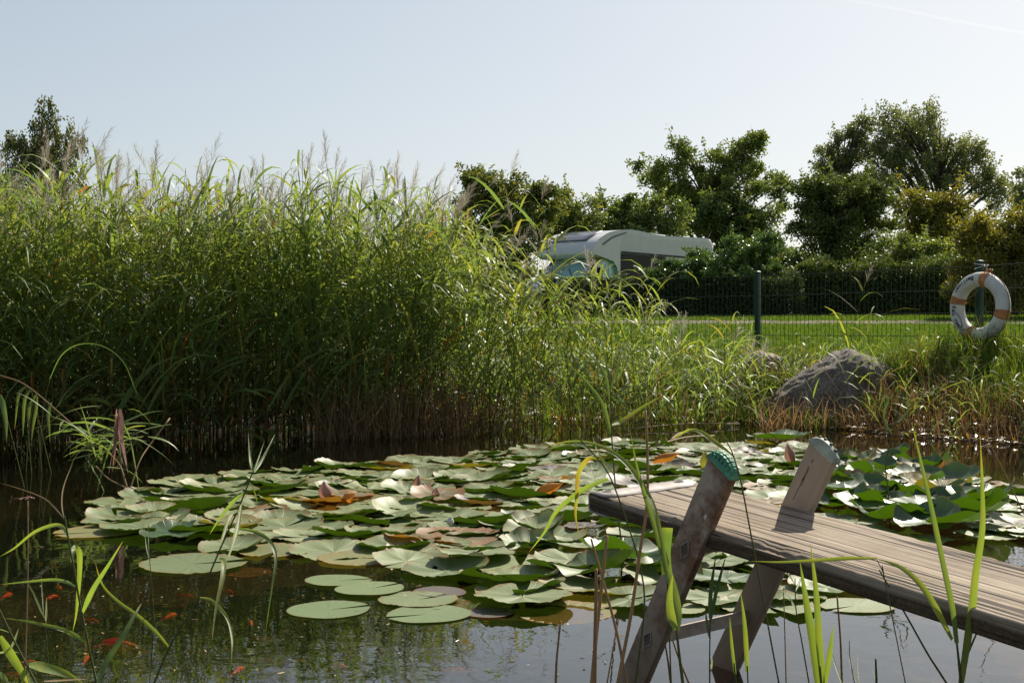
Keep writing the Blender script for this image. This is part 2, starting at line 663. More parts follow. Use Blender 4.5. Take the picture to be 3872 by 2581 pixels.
L(nt, gl.outputs[0], mx.inputs[2])
L(nt, mx.outputs[0], out.inputs[0])
M['water'] = m
WV = [(-12, .2, 0), (6.5, .2, 0), (6.5, 12.5, 0), (-12, 12.5, 0)]
tag(mk('water', WV, [(0, 1, 2, 3)], m, smooth=False), 'dark still pond water', kind='structure')

# ------------------------------------------------------------------ plank (solved from the photograph: corner, direction, size)
PC = np.array([0.1791, 2.906, 0.4076])
PU = nrm(np.array([0.4845, -0.8732, -0.0534]))
PV = np.array([0.8746, 0.482, 0.0533])
PV = nrm(PV - PU * PU.dot(PV))
PN = np.cross(PU, PV)
PW, PT, PL = 0.2725, 0.0416, 2.35


def frame_matrix(o, x, y, z):
    mm = Matrix(((x[0], y[0], z[0], o[0]), (x[1], y[1], z[1], o[1]), (x[2], y[2], z[2], o[2]), (0, 0, 0, 1)))
    return mm


m, nt, out = newmat('weathered_plank')
vg = mapped(nt, (0.55, 30, 30))
ng = noise(nt, 3.0, 8, 0.65, vg, 0.6)
vk = mapped(nt, (0.33, 30, 10), loc=(3, 1, 0))
nk = noise(nt, 1.6, 5, 0.6, vk, 0.5)
nb1 = noise(nt, 5, 5, 0.6)
nf = noise(nt, 120, 4, 0.7)
base = ramp(nt, ng.outputs['Fac'], [(0.28, (0.11, 0.082, 0.058)), (0.45, (0.255, 0.20, 0.145)), (0.6, (0.385, 0.315, 0.235)), (0.78, (0.52, 0.445, 0.345))])
crk = ramp(nt, nk.outputs['Fac'], [(0.395, (0.10, 0.07, 0.05)), (0.425, (1, 1, 1))])
col = mixc(nt, 0.9, base.outputs[0], crk.outputs[0], 'MULTIPLY')
vi = mapped(nt, (0.16, 13, 2), loc=(7, 2, 0))
ni = noise(nt, 1.0, 3, 0.45, vi)
iso = math_(nt, 'ABSOLUTE', math_(nt, 'SUBTRACT', math_(nt, 'FRACT', math_(nt, 'MULTIPLY', ni.outputs['Fac'], 3.6)), 0.5))
isr = ramp(nt, iso, [(0.022, (0.06, 0.04, 0.028)), (0.06, (1, 1, 1))])
gate = ramp(nt, nb1.outputs['Fac'], [(0.30, (0, 0, 0)), (0.42, (1, 1, 1))])
col = mixc(nt, math_(nt, 'MULTIPLY', gate.outputs[0], 0.9), col, mixc(nt, 1.0, col, isr.outputs[0], 'MULTIPLY'))
dirt = ramp(nt, nb1.outputs['Fac'], [(0.3, (0.55, 0.47, 0.40)), (0.6, (1, 1, 1))])
col = mixc(nt, 0.8, col, dirt.outputs[0], 'MULTIPLY')
# sides and underside are darker and mottled below the top edge
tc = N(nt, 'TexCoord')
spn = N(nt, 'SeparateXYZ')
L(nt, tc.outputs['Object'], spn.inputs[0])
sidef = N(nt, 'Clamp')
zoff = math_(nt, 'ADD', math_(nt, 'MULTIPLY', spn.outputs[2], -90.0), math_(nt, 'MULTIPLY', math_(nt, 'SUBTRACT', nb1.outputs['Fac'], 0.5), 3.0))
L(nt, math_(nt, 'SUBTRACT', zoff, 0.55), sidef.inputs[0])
side_mottle = ramp(nt, nf.outputs['Fac'], [(0.35, (0.22, 0.19, 0.15)), (0.7, (0.50, 0.44, 0.36))])
col = mixc(nt, sidef.outputs[0], col, mixc(nt, 1.0, col, side_mottle.outputs[0], 'MULTIPLY'))
p = N(nt, 'BsdfPrincipled')
p.inputs['Roughness'].default_value = 0.82
p.inputs['Specular IOR Level'].default_value = 0.25
L(nt, col, p.inputs['Base Color'])
hh = math_(nt, 'ADD', math_(nt, 'MULTIPLY', isr.outputs[0], 0.5), math_(nt, 'MULTIPLY', ng.outputs['Fac'], 0.6))
hh = math_(nt, 'ADD', hh, math_(nt, 'ADD', math_(nt, 'MULTIPLY', crk.outputs[0], 0.6), math_(nt, 'MULTIPLY', nf.outputs['Fac'], 0.15)))
L(nt, bump(nt, hh, 0.9, 0.006), p.inputs['Normal'])
L(nt, p.outputs[0], out.inputs[0])
M['plank'] = m

plank = empty('plank', (0, 0, 0), 0, 'weathered grey wooden plank with a metal end band, reaching out over the lily pads', 'plank')
plank.matrix_world = frame_matrix(PC, PU, PV, PN)
# cross section ring with rounded, chewed edges
nu = 240
us = np.linspace(0.0, PL, nu)
sec = []
r_ = 0.006
for k, (cy, cz, a0) in enumerate([(PW - r_, -r_, 0), (r_, -r_, 90), (r_, -PT + r_, 180), (PW - r_, -PT + r_, 270)]):
    for a in (0, 30, 60, 90):
        an = math.radians(a0 + a)
        sec.append((cy + r_ * math.cos(an), cz + r_ * math.sin(an)))
    # subdivide the flats
    nxt = [(r_, -r_), (r_, -PT + r_), (PW - r_, -PT + r_), (PW - r_, -r_)][k]
    if k == 0:
        for t in np.linspace(0.06, 0.94, 22):
            sec.append(((PW - r_) * (1 - t) + r_ * t, 0))
    if k == 1:
        for t in (0.25, 0.5, 0.75):
            sec.append((0, -r_ * (1 - t) + (-PT + r_) * t))
sec = np.array(sec)
PVv = []
for i, u in enumerate(us):
    for (y, z) in sec:
        dy = dz = 0
        if z > -0.012:
            edge = max(0, 1 - y / 0.03) if y < 0.03 else 0
            chew = max(0, fbm(u * 9, 0.3, 2.0) + 0.05)
            # damage next to the ladder and along the near edge
            hit = math.exp(-((u - 0.62) / 0.07) ** 2) * 0.9 + math.exp(-((u - 0.30) / 0.10) ** 2) * 0.7
            dz -= edge * (0.008 * chew + 0.010 * hit * (0.6 + fbm(u * 30, y * 20, 1)))
            dy += edge * (0.006 * chew + 0.010 * hit)
            e2 = max(0, 1 - (PW - y) / 0.02)
            dz -= e2 * 0.004 * max(0, fbm(u * 14, 5.3, 1.0) + .2)
            dy -= e2 * 0.007 * max(0, fbm(u * 11, 9.3, 1.0) + .1) + e2 * .0012 * fbm(u * 45, 2.3, 1.0)
            dy += edge * .0012 * fbm(u * 45, 7.3, 1.0)
            dz += 0.0012 * fbm(u * 2.5, y * 60, 4.0)
        dz += 0.004 * math.sin(u * 1.7)
        PVv.append((u, y + dy, z + dz))
PVv = np.array(PVv)
ns = len(sec)
pf = []
for i in range(nu - 1):
    for j in range(ns):
        j2 = (j + 1) % ns
        pf.append((i * ns + j, (i + 1) * ns + j, (i + 1) * ns + j2, i * ns + j2))
pf.append(tuple(range(ns)))
pf.append(tuple(range((nu - 1) * ns, nu * ns))[::-1])
bo = mk('board', PVv, pf, M['plank'], parent=plank, smooth=True)
bo.data.set_sharp_from_angle(angle=math.radians(50))

M['zinc'] = simple('galvanised_steel', (0.30, 0.26, 0.235), 0.6, 0.1, 35, 0.22, 0.15)
M['hole'] = simple('rust_dark', (0.05, 0.03, 0.025), 0.8, 0.0)
M['socket'] = simple('rung_end', (0.10, 0.065, 0.045), 0.7, 0.0, 60, .5)
# end band: wraps the end, tongues over the top and the bottom
bm = bmesh.new()
bw, th = 0.080, 0.0022


def band_profile():
    pts = []
    # side view (u, z): top tongue, round the end, bottom tongue
    R = 0.012
    pts.append((bw, th + 0.0006))
    pts.append((R, th + 0.0006))
    for a in range(90, 271, 15):
        s = a if a <= 180 else a
        if a <= 180:
            c = (R - 0.003, th - R + 0.0006)
        else:
            c = (R - 0.003, -PT - th + R - 0.0006)
        pts.append((c[0] + R * math.cos(math.radians(a)), c[1] + R * math.sin(math.radians(a))))
    pts.append((bw, -PT - th - 0.0006))
    return pts


bp = band_profile()
ys = np.linspace(-0.0025, PW + 0.0025, 15)
rows = []
for j, y in enumerate(ys):
    row = []
    cut = 0
    e = min(y + 0.0025, PW + 0.0025 - y)
    for k, (u, z) in enumerate(bp):
        uu = u
        if u >= bw - 1e-6:
            uu = bw - max(0, 0.016 * (1 - e / 0.02) + 0.0 + .022 * (y / PW)) + 0.0015 * math.sin(y * 60)
        row.append(bm.verts.new((uu, y, z + 0.004 * math.sin(0) + (0.0006 * math.sin(y * 40) if k < 2 else 0))))
    rows.append(row)
for j in range(len(rows) - 1):
    for k in range(len(bp) - 1):
        bm.faces.new((rows[j][k], rows[j][k + 1], rows[j + 1][k + 1], rows[j + 1][k]))
band = bmobj('end_band', bm, M['zinc'], plank, True, 40)
sol = band.modifiers.new('solid', 'SOLIDIFY')
sol.thickness = th
sol.offset = -1
for yy in (0.034, PW - 0.036):
    bm = bmesh.new()
    # dished rivet: raised ring with a dark hole
    V, Fq = tube([(0.022 + 0.011 * math.cos(a), yy + 0.011 * math.sin(a), th + 0.0012) for a in np.linspace(0, 2 * math.pi, 25)], 0.0016, 6, cap=False)
    rv = mk('rivet', V, Fq, M['zinc'], parent=plank)
    V = [(0.022, yy, th + 0.0012)] + [(0.022 + 0.0098 * math.cos(a), yy + 0.0098 * math.sin(a), th + 0.0014) for a in np.linspace(0, 2 * math.pi, 25)[:-1]]
    mk('hole', V, [(0, i + 1, (i + 1) % 24 + 1) for i in range(24)], M['hole'], parent=rv)
    bm.free()

# ------------------------------------------------------------------ ladder
LA = np.array([0.2639, 2.7731, 0.0])
LD = np.array([0.2449, -0.4864, 0.8387])
LR = np.array([0.8476, 0.5275, 0.0585])
LE = np.array([-0.4708, 0.6965, 0.5414])
LD = nrm(LD)
LR = nrm(LR - LD * LD.dot(LR))
LE = np.cross(LR, LD)
if LE[0] > 0:
    LE = -LE
la, lb, LLn, LT = 0.020, 0.0735, 0.2758, 0.618

m, nt, out = newmat('stained_aluminium')
na = noise(nt, 9, 6, 0.65)
vs_ = mapped(nt, (60, 14, 4))
nst = noise(nt, 1.0, 6, 0.6, vs_)
nc = noise(nt, 90, 4, 0.7)
r1 = ramp(nt, nst.outputs['Fac'], [(0.3, (0.33, 0.25, 0.175)), (0.7, (0.45, 0.35, 0.26))])
r2 = ramp(nt, na.outputs['Fac'], [(0.42, (0.0, 0.0, 0.0)), (0.56, (1, 1, 1))])
r3 = ramp(nt, nc.outputs['Fac'], [(0.3, (0.06, 0.03, 0.016)), (0.7, (0.26, 0.125, 0.065))])
tc = N(nt, 'TexCoord')
spn = N(nt, 'SeparateXYZ')
L(nt, tc.outputs['Object'], spn.inputs[0])
# x runs across the ladder (0 = near stile): the near stile is the stained one
oldf = N(nt, 'Clamp')
L(nt, math_(nt, 'SUBTRACT', 1.15, math_(nt, 'MULTIPLY', spn.outputs[0], 4.2)), oldf.inputs[0])
stf = math_(nt, 'MULTIPLY', r2.outputs[0], math_(nt, 'MULTIPLY', oldf.outputs[0], 0.92))
# rim-in-the-water stain at the bottom
col = mixc(nt, stf, r1.outputs[0], r3.outputs[0])
lowf = N(nt, 'Clamp')
L(nt, math_(nt, 'SUBTRACT', 1.0, math_(nt, 'MULTIPLY', spn.outputs[2], 2.3)), lowf.inputs[0])
col = mixc(nt, math_(nt, 'MULTIPLY', lowf.outputs[0], 0.65), col, mixc(nt, nc.outputs['Fac'], (0.16, 0.11, 0.065), (0.10, 0.075, 0.05)))
p = N(nt, 'BsdfPrincipled')
p.inputs['Roughness'].default_value = 0.55
p.inputs['Specular IOR Level'].default_value = 0.3
L(nt, col, p.inputs['Base Color'])
L(nt, bump(nt, nc.outputs['Fac'], 0.25, 0.003), p.inputs['Normal'])
L(nt, p.outputs[0], out.inputs[0])
M['stile'] = m
M['rung'] = simple('ribbed_aluminium', (0.40, 0.31, 0.25), 0.55, 0.0, 40, 0.25, 0.2)
M['green_rubber'] = simple('green_rubber', (0.085, 0.28, 0.165), 0.6, 0, 60, 0.4, 0.3)
M['grey_rubber'] = simple('worn_grey_green_rubber', (0.30, 0.33, 0.26), 0.6, 0, 30, 0.45, 0.2)
M['lump'] = simple('dark_bolt', (0.06, 0.035, 0.025), 0.7, 0.2)

ladder = empty('ladder', (0, 0, 0), 0, 'upturned stained aluminium ladder standing in the water, one rubber foot green, one grey', 'ladder')
ladder.matrix_world = frame_matrix(LA, LR, LE, LD)
BOT = -0.62


def stile(xc):
    bm = bmesh.new()
    box_bm(bm, (xc, 0, (LT + BOT) / 2), (la, lb, LT - BOT), bevel=0.0035, seg=2)
    o = bmobj('stile', bm, M['stile'], ladder, True, 30)
    return o


def diamond_pts(x, zc, w, h):
    return [(x, 0, zc + h), (x, w, zc), (x, 0, zc - h), (x, -w, zc), (x, 0, zc + h)]


def foot(xc, mat, studs, name):
    """rubber foot: tapered arched block, tread studs across the end"""
    bm = bmesh.new()
    prof = []
    n = 12
    for i in range(n + 1):
        y = -lb / 2 + lb * i / n
        t = abs(y) / (lb / 2)
        prof.append((y, 0.020 - 0.013 * t ** 2.2))
    hw = la / 2
    secs = [(-hw - .002, -.001, 1.0, 0), (-hw - .001, .0, 1.0, .25), (-hw * .72, 0, .97, .8), (-hw * .45, 0, .95, 1.0), (hw * .45, 0, .95, 1.0), (hw * .72, 0, .97, .8), (hw + .001, 0, 1.0, .25), (hw + .002, -.001, 1.0, 0)]
    rows = []
    for (x, dz, sy, k) in secs:
        rows.append([bm.verts.new((xc + x, y * sy * 1.03, LT - 0.002 + k * z)) for (y, z) in prof])
    for a in range(len(rows) - 1):
        for b in range(n):
            bm.faces.new((rows[a][b], rows[a][b + 1], rows[a + 1][b + 1], rows[a + 1][b]))
    for b in (0, n):
        bm.faces.new([rw[b] for rw in rows])
    # lip round the stile
    box_bm(bm, (xc, 0, LT - 0.004), (la + 0.005, lb + 0.005, 0.008), bevel=0.001, seg=1)
    f = bmobj(name, bm, mat, ladder, True, 35)
    bm = bmesh.new()
    if studs:
        for i in range(7):
            yc = -lb / 2 + lb * (i + 0.5) / 7
            t = abs(yc) / (lb / 2)
            zc = LT - 0.002 + 0.020 - 0.013 * t ** 2.2
            sl = math.atan2(-0.013 * 2.2 * abs(yc) ** 1.2 / (lb / 2) ** 2.2 * (1 if yc > 0 else -1), 1)
            R = Matrix.Rotation(sl, 3, 'X')
            for xx, zz_ in ((-0.0062, -0.0005), (0.0005, 0.001), (0.0070, -0.0008)):
                box_bm(bm, (xc + xx, yc * .97, zc + zz_), (0.0058, lb / 7 - 0.0018, 0.0045), R, bevel=0.0009, seg=1)
            for sx in (-1, 1):
                box_bm(bm, (xc + sx * (hw + .0012), yc * .98, zc - 0.009 + .002 * t), (0.003, lb / 7 - 0.003, 0.009), None, bevel=0.0008, seg=1)
        bmobj('tread', bm, mat, f, True, 35)
    else:
        for yc in (-0.022, -0.006, 0.012, 0.026):
            t = abs(yc) / (lb / 2)
            V, Fq = tube([(xc + 0.0035, yc, LT + 0.0165 - 0.013 * t ** 2.2), (xc + 0.0035, yc, LT + 0.0205 - 0.013 * t ** 2.2)], [0.0042, 0.0030], 8)
            mk('stud', V, Fq, M['lump'], parent=f)
        bm.free()
    return f


s1_, s2_ = 0.398, 0.1438
M['paint'] = simple('white_paint', (0.6, 0.6, 0.56), 0.6)
rgp = random.Random(4)
mk('paint_spot', [(-la / 2 - .0006, -.016 + .005 * math.cos(a) * rgp.uniform(.6, 1.2), .50 + .0065 * math.sin(a) * rgp.uniform(.7, 1.2)) for a in np.linspace(0, 6.28, 13)[:-1]], [tuple(range(12))], M['paint'], parent=ladder, smooth=False)
for yy, z0_, z1_, wd in ((.012, .50, .565, .0006), (.009, .515, .565, .0006), (.0115, .528, .538, .0014), (.009, .578, .586, .0012), (.0125, .475, .505, .0005)):
    mk('scratch', [(LLn - la / 2 - .0006, yy - wd, z0_), (LLn - la / 2 - .0006, yy + wd, z0_), (LLn - la / 2 - .0006, yy + wd, z1_), (LLn - la / 2 - .0006, yy - wd, z1_)], [(0, 1, 2, 3)], M['lump'], parent=ladder, smooth=False)
near_s = stile(0.0)
far_s = stile(LLn)
foot(0.0, M['green_rubber'], True, 'rubber_foot')
tag(foot(LLn, M['grey_rubber'], False, 'rubber_foot'), 'worn grey-green rubber foot with dark studs')
for zc in (s1_, s2_, s2_ - 0.254, s2_ - 0.508):
    # rung: hollow lozenge with a ribbed upper side
    bm = bmesh.new()
    w, h = 0.0175, 0.0200
    prof = []
    for k in range(13):                      # ribbed upper-left face
        t = k / 12
        rb = 0.0007 * (k % 2)
        prof.append((w * (1 - t) - 0 + rb * .6, h * t + rb))
    prof += [(-w, 0), (-w * .2, -h * .95), (w * .2, -h * .95)]
    r0 = [bm.verts.new((0.006, y, zc + z)) for (y, z) in prof]
    r1b = [bm.verts.new((LLn - 0.006, y, zc + z)) for (y, z) in prof]
    k = len(prof)
    for i in range(k):
        bm.faces.new((r0[i], r0[(i + 1) % k], r1b[(i + 1) % k], r1b[i]))
    bm.faces.new(r0)
    bm.faces.new(r1b)
    rg = bmobj('rung', bm, M['rung'], ladder, True, 20)
    for xs, s in ((0.0, -1), (LLn, 1)):
        x = xs + s * (la / 2 + 0.0008)
        V, Fq = tube(np.repeat(np.array(diamond_pts(x, zc, 0.0140, 0.0245)), 1, 0), 0.0019, 6, cap=False)
        mk('flange', V, Fq, M['zinc'], parent=rg)
        x2 = xs + s * (la / 2 + 0.0004)
        mk('socket', [(x2, 0, zc + .0235), (x2, .0132, zc), (x2, 0, zc - .0235), (x2, -.0132, zc)], [(0, 1, 2, 3)], M['socket'], parent=rg)

# ------------------------------------------------------------------ fence
M['fence'] = simple('green_powder_coat', (0.006, 0.035, 0.020), 0.5, 0.0, 40, 0.2, 0.05, spec=.25)
M['wire'] = simple('green_wire', (0.004, 0.014, 0.008), 0.4, 0.0, spec=.22)
FP = [(4.90, 8.50), (4.018, 10.86), (2.495, 12.84), (0.495, 14.34), (-1.45, 15.85), (-3.4, 17.4)]
fence = empty('mesh_fence', (FP[1][0], FP[1][1], .53), 0, 'low dark green wire mesh fence on square posts along the far bank', 'fence')
FO = np.array([FP[1][0], FP[1][1], .53])


def fl(p):
    return np.asarray(p, float) - FO


for i, (x, y) in enumerate(FP):
    gz = float(ground_z(np.array([x]), np.array([y]))[0])
    bm = bmesh.new()
    d = np.array(FP[min(i + 1, len(FP) - 1)]) - np.array(FP[max(i - 1, 0)])
    R = Matrix.Rotation(math.atan2(d[1], d[0]), 3, 'Z')
    top = 1.372
    box_bm(bm, fl((x, y, (top + gz - .3) / 2)), (.04, .062, top - gz + .3), R, .004, 2)
    po = bmobj('post', bm, M['fence'], fence, True, 30)
    bm = bmesh.new()
    c = fl((x, y, top))
    base = [Vector(c) + R @ Vector((sx * .0225, sy * .0335, 0)) for sx, sy in ((-1, -1), (1, -1), (1, 1), (-1, 1))]
    lo = [bm.verts.new(b) for b in base]
    mid = [bm.verts.new(b + Vector((0, 0, .008))) for b in base]
    tp = [bm.verts.new(Vector(c) + (b - Vector(c)) * .45 + Vector((0, 0, .019))) for b in base]
    for q in range(4):
        q2 = (q + 1) % 4
        bm.faces.new((lo[q], lo[q2], mid[q2], mid[q]))
        bm.faces.new((mid[q], mid[q2], tp[q2], tp[q]))
    bm.faces.new(tp)
    bmobj('cap', bm, M['fence'], po, False)
for i in range(len(FP) - 1):
    a = np.array([*FP[i], 0.0])
    b = np.array([*FP[i + 1], 0.0])
    Ln_ = np.linalg.norm(b - a)
    t = (b - a) / Ln_
    nrm_ = np.array([-t[1], t[0], 0])
    if nrm_[1] > 0:
        nrm_ = -nrm_
    A = Acc()
    a2 = a + t * 0.035
    b2 = b - t * 0.035
    for zr in (1.336, 1.136, .936, .736, .56):
        for off in (-.006, .006):
            V, Fq = tube([fl(a2 + nrm_ * off + [0, 0, zr]), fl(b2 + nrm_ * off + [0, 0, zr])], .003, 4, cap=False)
            A.add(V, Fq)
    nvv = int((Ln_ - .07) / .05)
    for k in range(nvv + 1):
        q = a2 + t * (k * .05 + .01)
        V, Fq = tube([fl(q + [0, 0, .545]), fl(q + [0, 0, 1.345])], .0021, 4, cap=False)
        A.add(V, Fq)
    A.obj('mesh_panel', M['wire'], fence, smooth=True)

# ------------------------------------------------------------------ life ring
LC = np.array([3.962, 10.70, 0.982])
lu = nrm(np.array([.50, -.866, 0.0]))
lv = np.array([0.02, 0.03, 1.0])
lv = nrm(lv - lu * lu.dot(lv))
ln = np.cross(lv, lu)          # faces the pond
if ln[1] > 0:
    ln = -ln
m, nt, out = newmat('chalky_white')
na = noise(nt, 7, 6, 0.6)
nb2 = noise(nt, 28, 5, 0.65)
tc = N(nt, 'TexCoord')
spn = N(nt, 'SeparateXYZ')
L(nt, tc.outputs['Object'], spn.inputs[0])
base = ramp(nt, na.outputs['Fac'], [(0.3, (0.46, 0.45, 0.40)), (0.6, (0.62, 0.61, 0.57))])
grime = ramp(nt, nb2.outputs['Fac'], [(0.46, (1, 1, 1)), (0.62, (0.30, 0.30, 0.24))])
lowm = N(nt, 'Clamp')
L(nt, math_(nt, 'MULTIPLY', math_(nt, 'ADD', math_(nt, 'MULTIPLY', spn.outputs[1], -1.0), -0.12), 7.0), lowm.inputs[0])
col = mixc(nt, math_(nt, 'ADD', lowm.outputs[0], 0.08), base.outputs[0], mixc(nt, 1.0, base.outputs[0], grime.outputs[0], 'MULTIPLY'))
p = N(nt, 'BsdfPrincipled')
p.inputs['Roughness'].default_value = 0.6
L(nt, col, p.inputs['Base Color'])
L(nt, bump(nt, nb2.outputs['Fac'], 0.15, 0.004), p.inputs['Normal'])
L(nt, p.outputs[0], out.inputs[0])
M['ringwhite'] = m
M['band'] = simple('faded_orange_band', (0.42, 0.17, 0.055), 0.6, 0, 18, 0.35, 0.1)
M['rope'] = simple('old_rope', (0.20, 0.13, 0.09), 0.85, 0, 200, 0.4, 0.3)
M['ropew'] = simple('white_cord', (0.50, 0.49, 0.46), 0.8, 0, 150, 0.3, 0.2)
M['ink'] = simple('black_print', (0.03, 0.03, 0.03), 0.7)
RR, rr = .236, .061
ring = empty('life_ring', (0, 0, 0), 0, 'white life ring with faded orange bands hanging on a fence post, marked Berliner Feuerwehr', 'life ring')
ring.matrix_world = frame_matrix(LC, lu, lv, ln)


def torus_patch(a0, a1, R, r, na_, nbs, dr=0.0):
    V, Fq = [], []
    full = abs(a1 - a0 - 2 * math.pi) < 1e-6
    for i in range(na_ + (0 if full else 1)):
        a = a0 + (a1 - a0) * i / na_
        for j in range(nbs):
            b = 2 * math.pi * j / nbs
            q = R + (r + dr) * math.cos(b)
            V.append((q * math.cos(a), q * math.sin(a), (r + dr) * math.sin(b)))
    n_ = na_ if full else na_
    rows = na_ if full else na_ + 1
    for i in range(n_):
        i2 = (i + 1) % rows
        for j in range(nbs):
            j2 = (j + 1) % nbs
            Fq.append((i * nbs + j, i2 * nbs + j, i2 * nbs + j2, i * nbs + j2))
    return V, Fq


V, Fq = torus_patch(0, 2 * math.pi, RR, rr, 96, 28)
mk('ring_body', V, Fq, M['ringwhite'], parent=ring)
# in the ring's own frame x points right, y up, z to the viewer
bands = [75, 165, 253, 346]
for a in bands:
    a_ = math.radians(a)
    V, Fq = torus_patch(a_ - .145, a_ + .145, RR, rr, 8, 28, 0.0022)
    b_ = mk('band', V, Fq, M['band'], parent=ring)
    b_.modifiers.new('s', 'SOLIDIFY').thickness = 0.002


def ring_text(s, a_start, size, adv, b0=1.05, skip=()):
    """letters laid on the torus, counter-clockwise, tops to the hole"""
    objs_V, objs_F = [], []
    base_n = 0
    for k, ch in enumerate(s):
        if ch == ' ' or k in skip:
            continue
        cu = bpy.data.curves.new('t', 'FONT')
        cu.body = ch
        cu.size = size
        cu.align_x = 'CENTER'
        cu.resolution_u = 3
        cu.offset = .0018
        to = bpy.data.objects.new('t', cu)
        COL.objects.link(to)
        dg = bpy.context.evaluated_depsgraph_get()
        me = bpy.data.meshes.new_from_object(to.evaluated_get(dg))
        bmt = bmesh.new()
        bmt.from_mesh(me)
        bmesh.ops.triangulate(bmt, faces=bmt.faces)
        bmesh.ops.subdivide_edges(bmt, edges=bmt.edges, cuts=1)
        bmesh.ops.triangulate(bmt, faces=bmt.faces)
        for v in bmt.verts:
            ang = a_start + (k * adv + v.co.x) / RR
            bb = b0 + (v.co.y - size * .35) / rr      # larger b = nearer the hole
            q = RR + (rr + .0012) * math.cos(bb)
            objs_V.append((q * math.cos(ang), q * math.sin(ang), (rr + .0012) * math.sin(bb)))
        bmt.verts.ensure_lookup_table()
        for f in bmt.faces:
            objs_F.append(tuple(v.index + base_n for v in f.verts))
        base_n += len(bmt.verts)
        bmt.free()
        bpy.data.objects.remove(to)
        bpy.data.curves.remove(cu)
        bpy.data.meshes.remove(me)
    return objs_V, objs_F


V, Fq = ring_text('Berliner', math.radians(99), .052, .0275, 1.45)
mk('lettering', V, Fq, M['ink'], parent=ring, smooth=False)
V, Fq = ring_text('Feuerwehr', math.radians(180), .052, .030, 1.75, skip=(3,))
mk('lettering', V, Fq, M['ink'], parent=ring, smooth=False)
# rope: tied along the ring, slack between the bands, and up to the post
R_out = RR + rr + .004
pts = []
for (a0, a1, kind) in [(75, 165, 'in'), (165, 253, 'front'), (253, 346, 'out'), (346, 435, 'out')]:
    for t in np.linspace(0, 1, 12)[:-1]:
        a = math.radians(a0 + (a1 - a0) * t)
        if kind == 'in':
            s_ = math.sin(math.pi * t)
            r = (RR - rr - .004) * (1 - .10 * s_) if 0.08 < t < .92 else RR - .03
            z = .02
            x, y = r * math.cos(a), r * math.sin(a)
            if .08 < t < .92:
                p0 = np.array([(RR - rr) * math.cos(math.radians(80)), (RR - rr) * math.sin(math.radians(80))])
                p1 = np.array([(RR - rr) * math.cos(math.radians(163)), (RR - rr) * math.sin(math.radians(163))])
                q = p0 * (1 - t) + p1 * t - np.array([0, .02]) * s_
                x, y = q
            pts.append((x, y, z))
        elif kind == 'front':
            r = RR - .035 + .02 * math.sin(t * 9)
            pts.append((r * math.cos(a), r * math.sin(a), rr * .9))
        else:
            r = R_out + .006 * math.sin(t * math.pi)
            pts.append((r * math.cos(a), r * math.sin(a), .01))
V, Fq = tube(catmull(pts, 3), .0035, 6)
mk('grab_rope', V, Fq, M['rope'], parent=ring)
inv = ring.matrix_world.inverted()
post2 = np.array([4.018, 10.86])
hp = []
for a in np.linspace(0, 4 * math.pi, 33):
    q = Vector((post2[0] + .042 * math.cos(a), post2[1] + .042 * math.sin(a), 1.335 + .022 * math.sin(a * .55)))
    hp.append(tuple(inv @ q))
hp.append(tuple(inv @ Vector((4.035, 10.80, 1.33))))
ta = math.radians(75)
hp += [(.075, .355, 0.0), (.082, .325, .03), ((RR + rr) * math.cos(ta), (RR + rr) * math.sin(ta), .01), (RR * math.cos(ta), RR * math.sin(ta), rr + .004)]
V, Fq = tube(catmull(hp, 3), .0035, 6)
mk('hanging_cord', V, Fq, M['ropew'], parent=ring)
kn = []
for a in np.linspace(0, 6 * math.pi, 40):
    kn.append((.085 + .014 * math.cos(a) + .02 * math.sin(a * .33), .305 + .012 * math.sin(a), .012 * math.cos(a * 1.3)))
V, Fq = tube(kn, .004, 6)
mk('knot', V, Fq, M['band'], parent=ring)

# ------------------------------------------------------------------ boulders
m, nt, out = newmat('granite')
ns1 = noise(nt, 55, 6, 0.75)
ns2 = noise(nt, 6, 6, 0.65)
ns3 = noise(nt, 3.2, 5, 0.6)
vr = N(nt, 'TexVoronoi')
vr.inputs['Scale'].default_value = 70
tc = N(nt, 'TexCoord')
L(nt, tc.outputs['Object'], vr.inputs['Vector'])
rock = ramp(nt, ns1.outputs['Fac'], [(0.32, (0.05, 0.04, 0.03)), (0.5, (0.19, 0.155, 0.125)), (0.66, (0.42, 0.36, 0.30))])
blot = ramp(nt, ns2.outputs['Fac'], [(0.4, (0.45, 0.43, 0.42)), (0.62, (1, 1, 1))])
col = mixc(nt, 0.9, rock.outputs[0], blot.outputs[0], 'MULTIPLY')
moss = ramp(nt, ns3.outputs['Fac'], [(0.56, (0, 0, 0)), (0.64, (1, 1, 1))])
mossc = ramp(nt, ns1.outputs['Fac'], [(0.35, (0.035, 0.035, 0.012)), (0.65, (0.15, 0.13, 0.03))])
col = mixc(nt, moss.outputs[0], col, mossc.outputs[0])
p = N(nt, 'BsdfPrincipled')
p.inputs['Roughness'].default_value = 0.8
L(nt, col, p.inputs['Base Color'])
L(nt, bump(nt, math_(nt, 'ADD', ns1.outputs['Fac'], ns2.outputs['Fac']), 0.9, 0.02), p.inputs['Normal'])
L(nt, p.outputs[0], out.inputs[0])
M['granite'] = m
M['redrock'] = simple('pinkish_granite', (0.26, 0.17, 0.13), 0.8, 0, 40, 0.45, 0.7)
M['white_stone'] = simple('pale_stone', (0.45, 0.45, 0.44), 0.7, 0, 30, 0.3, 0.4)


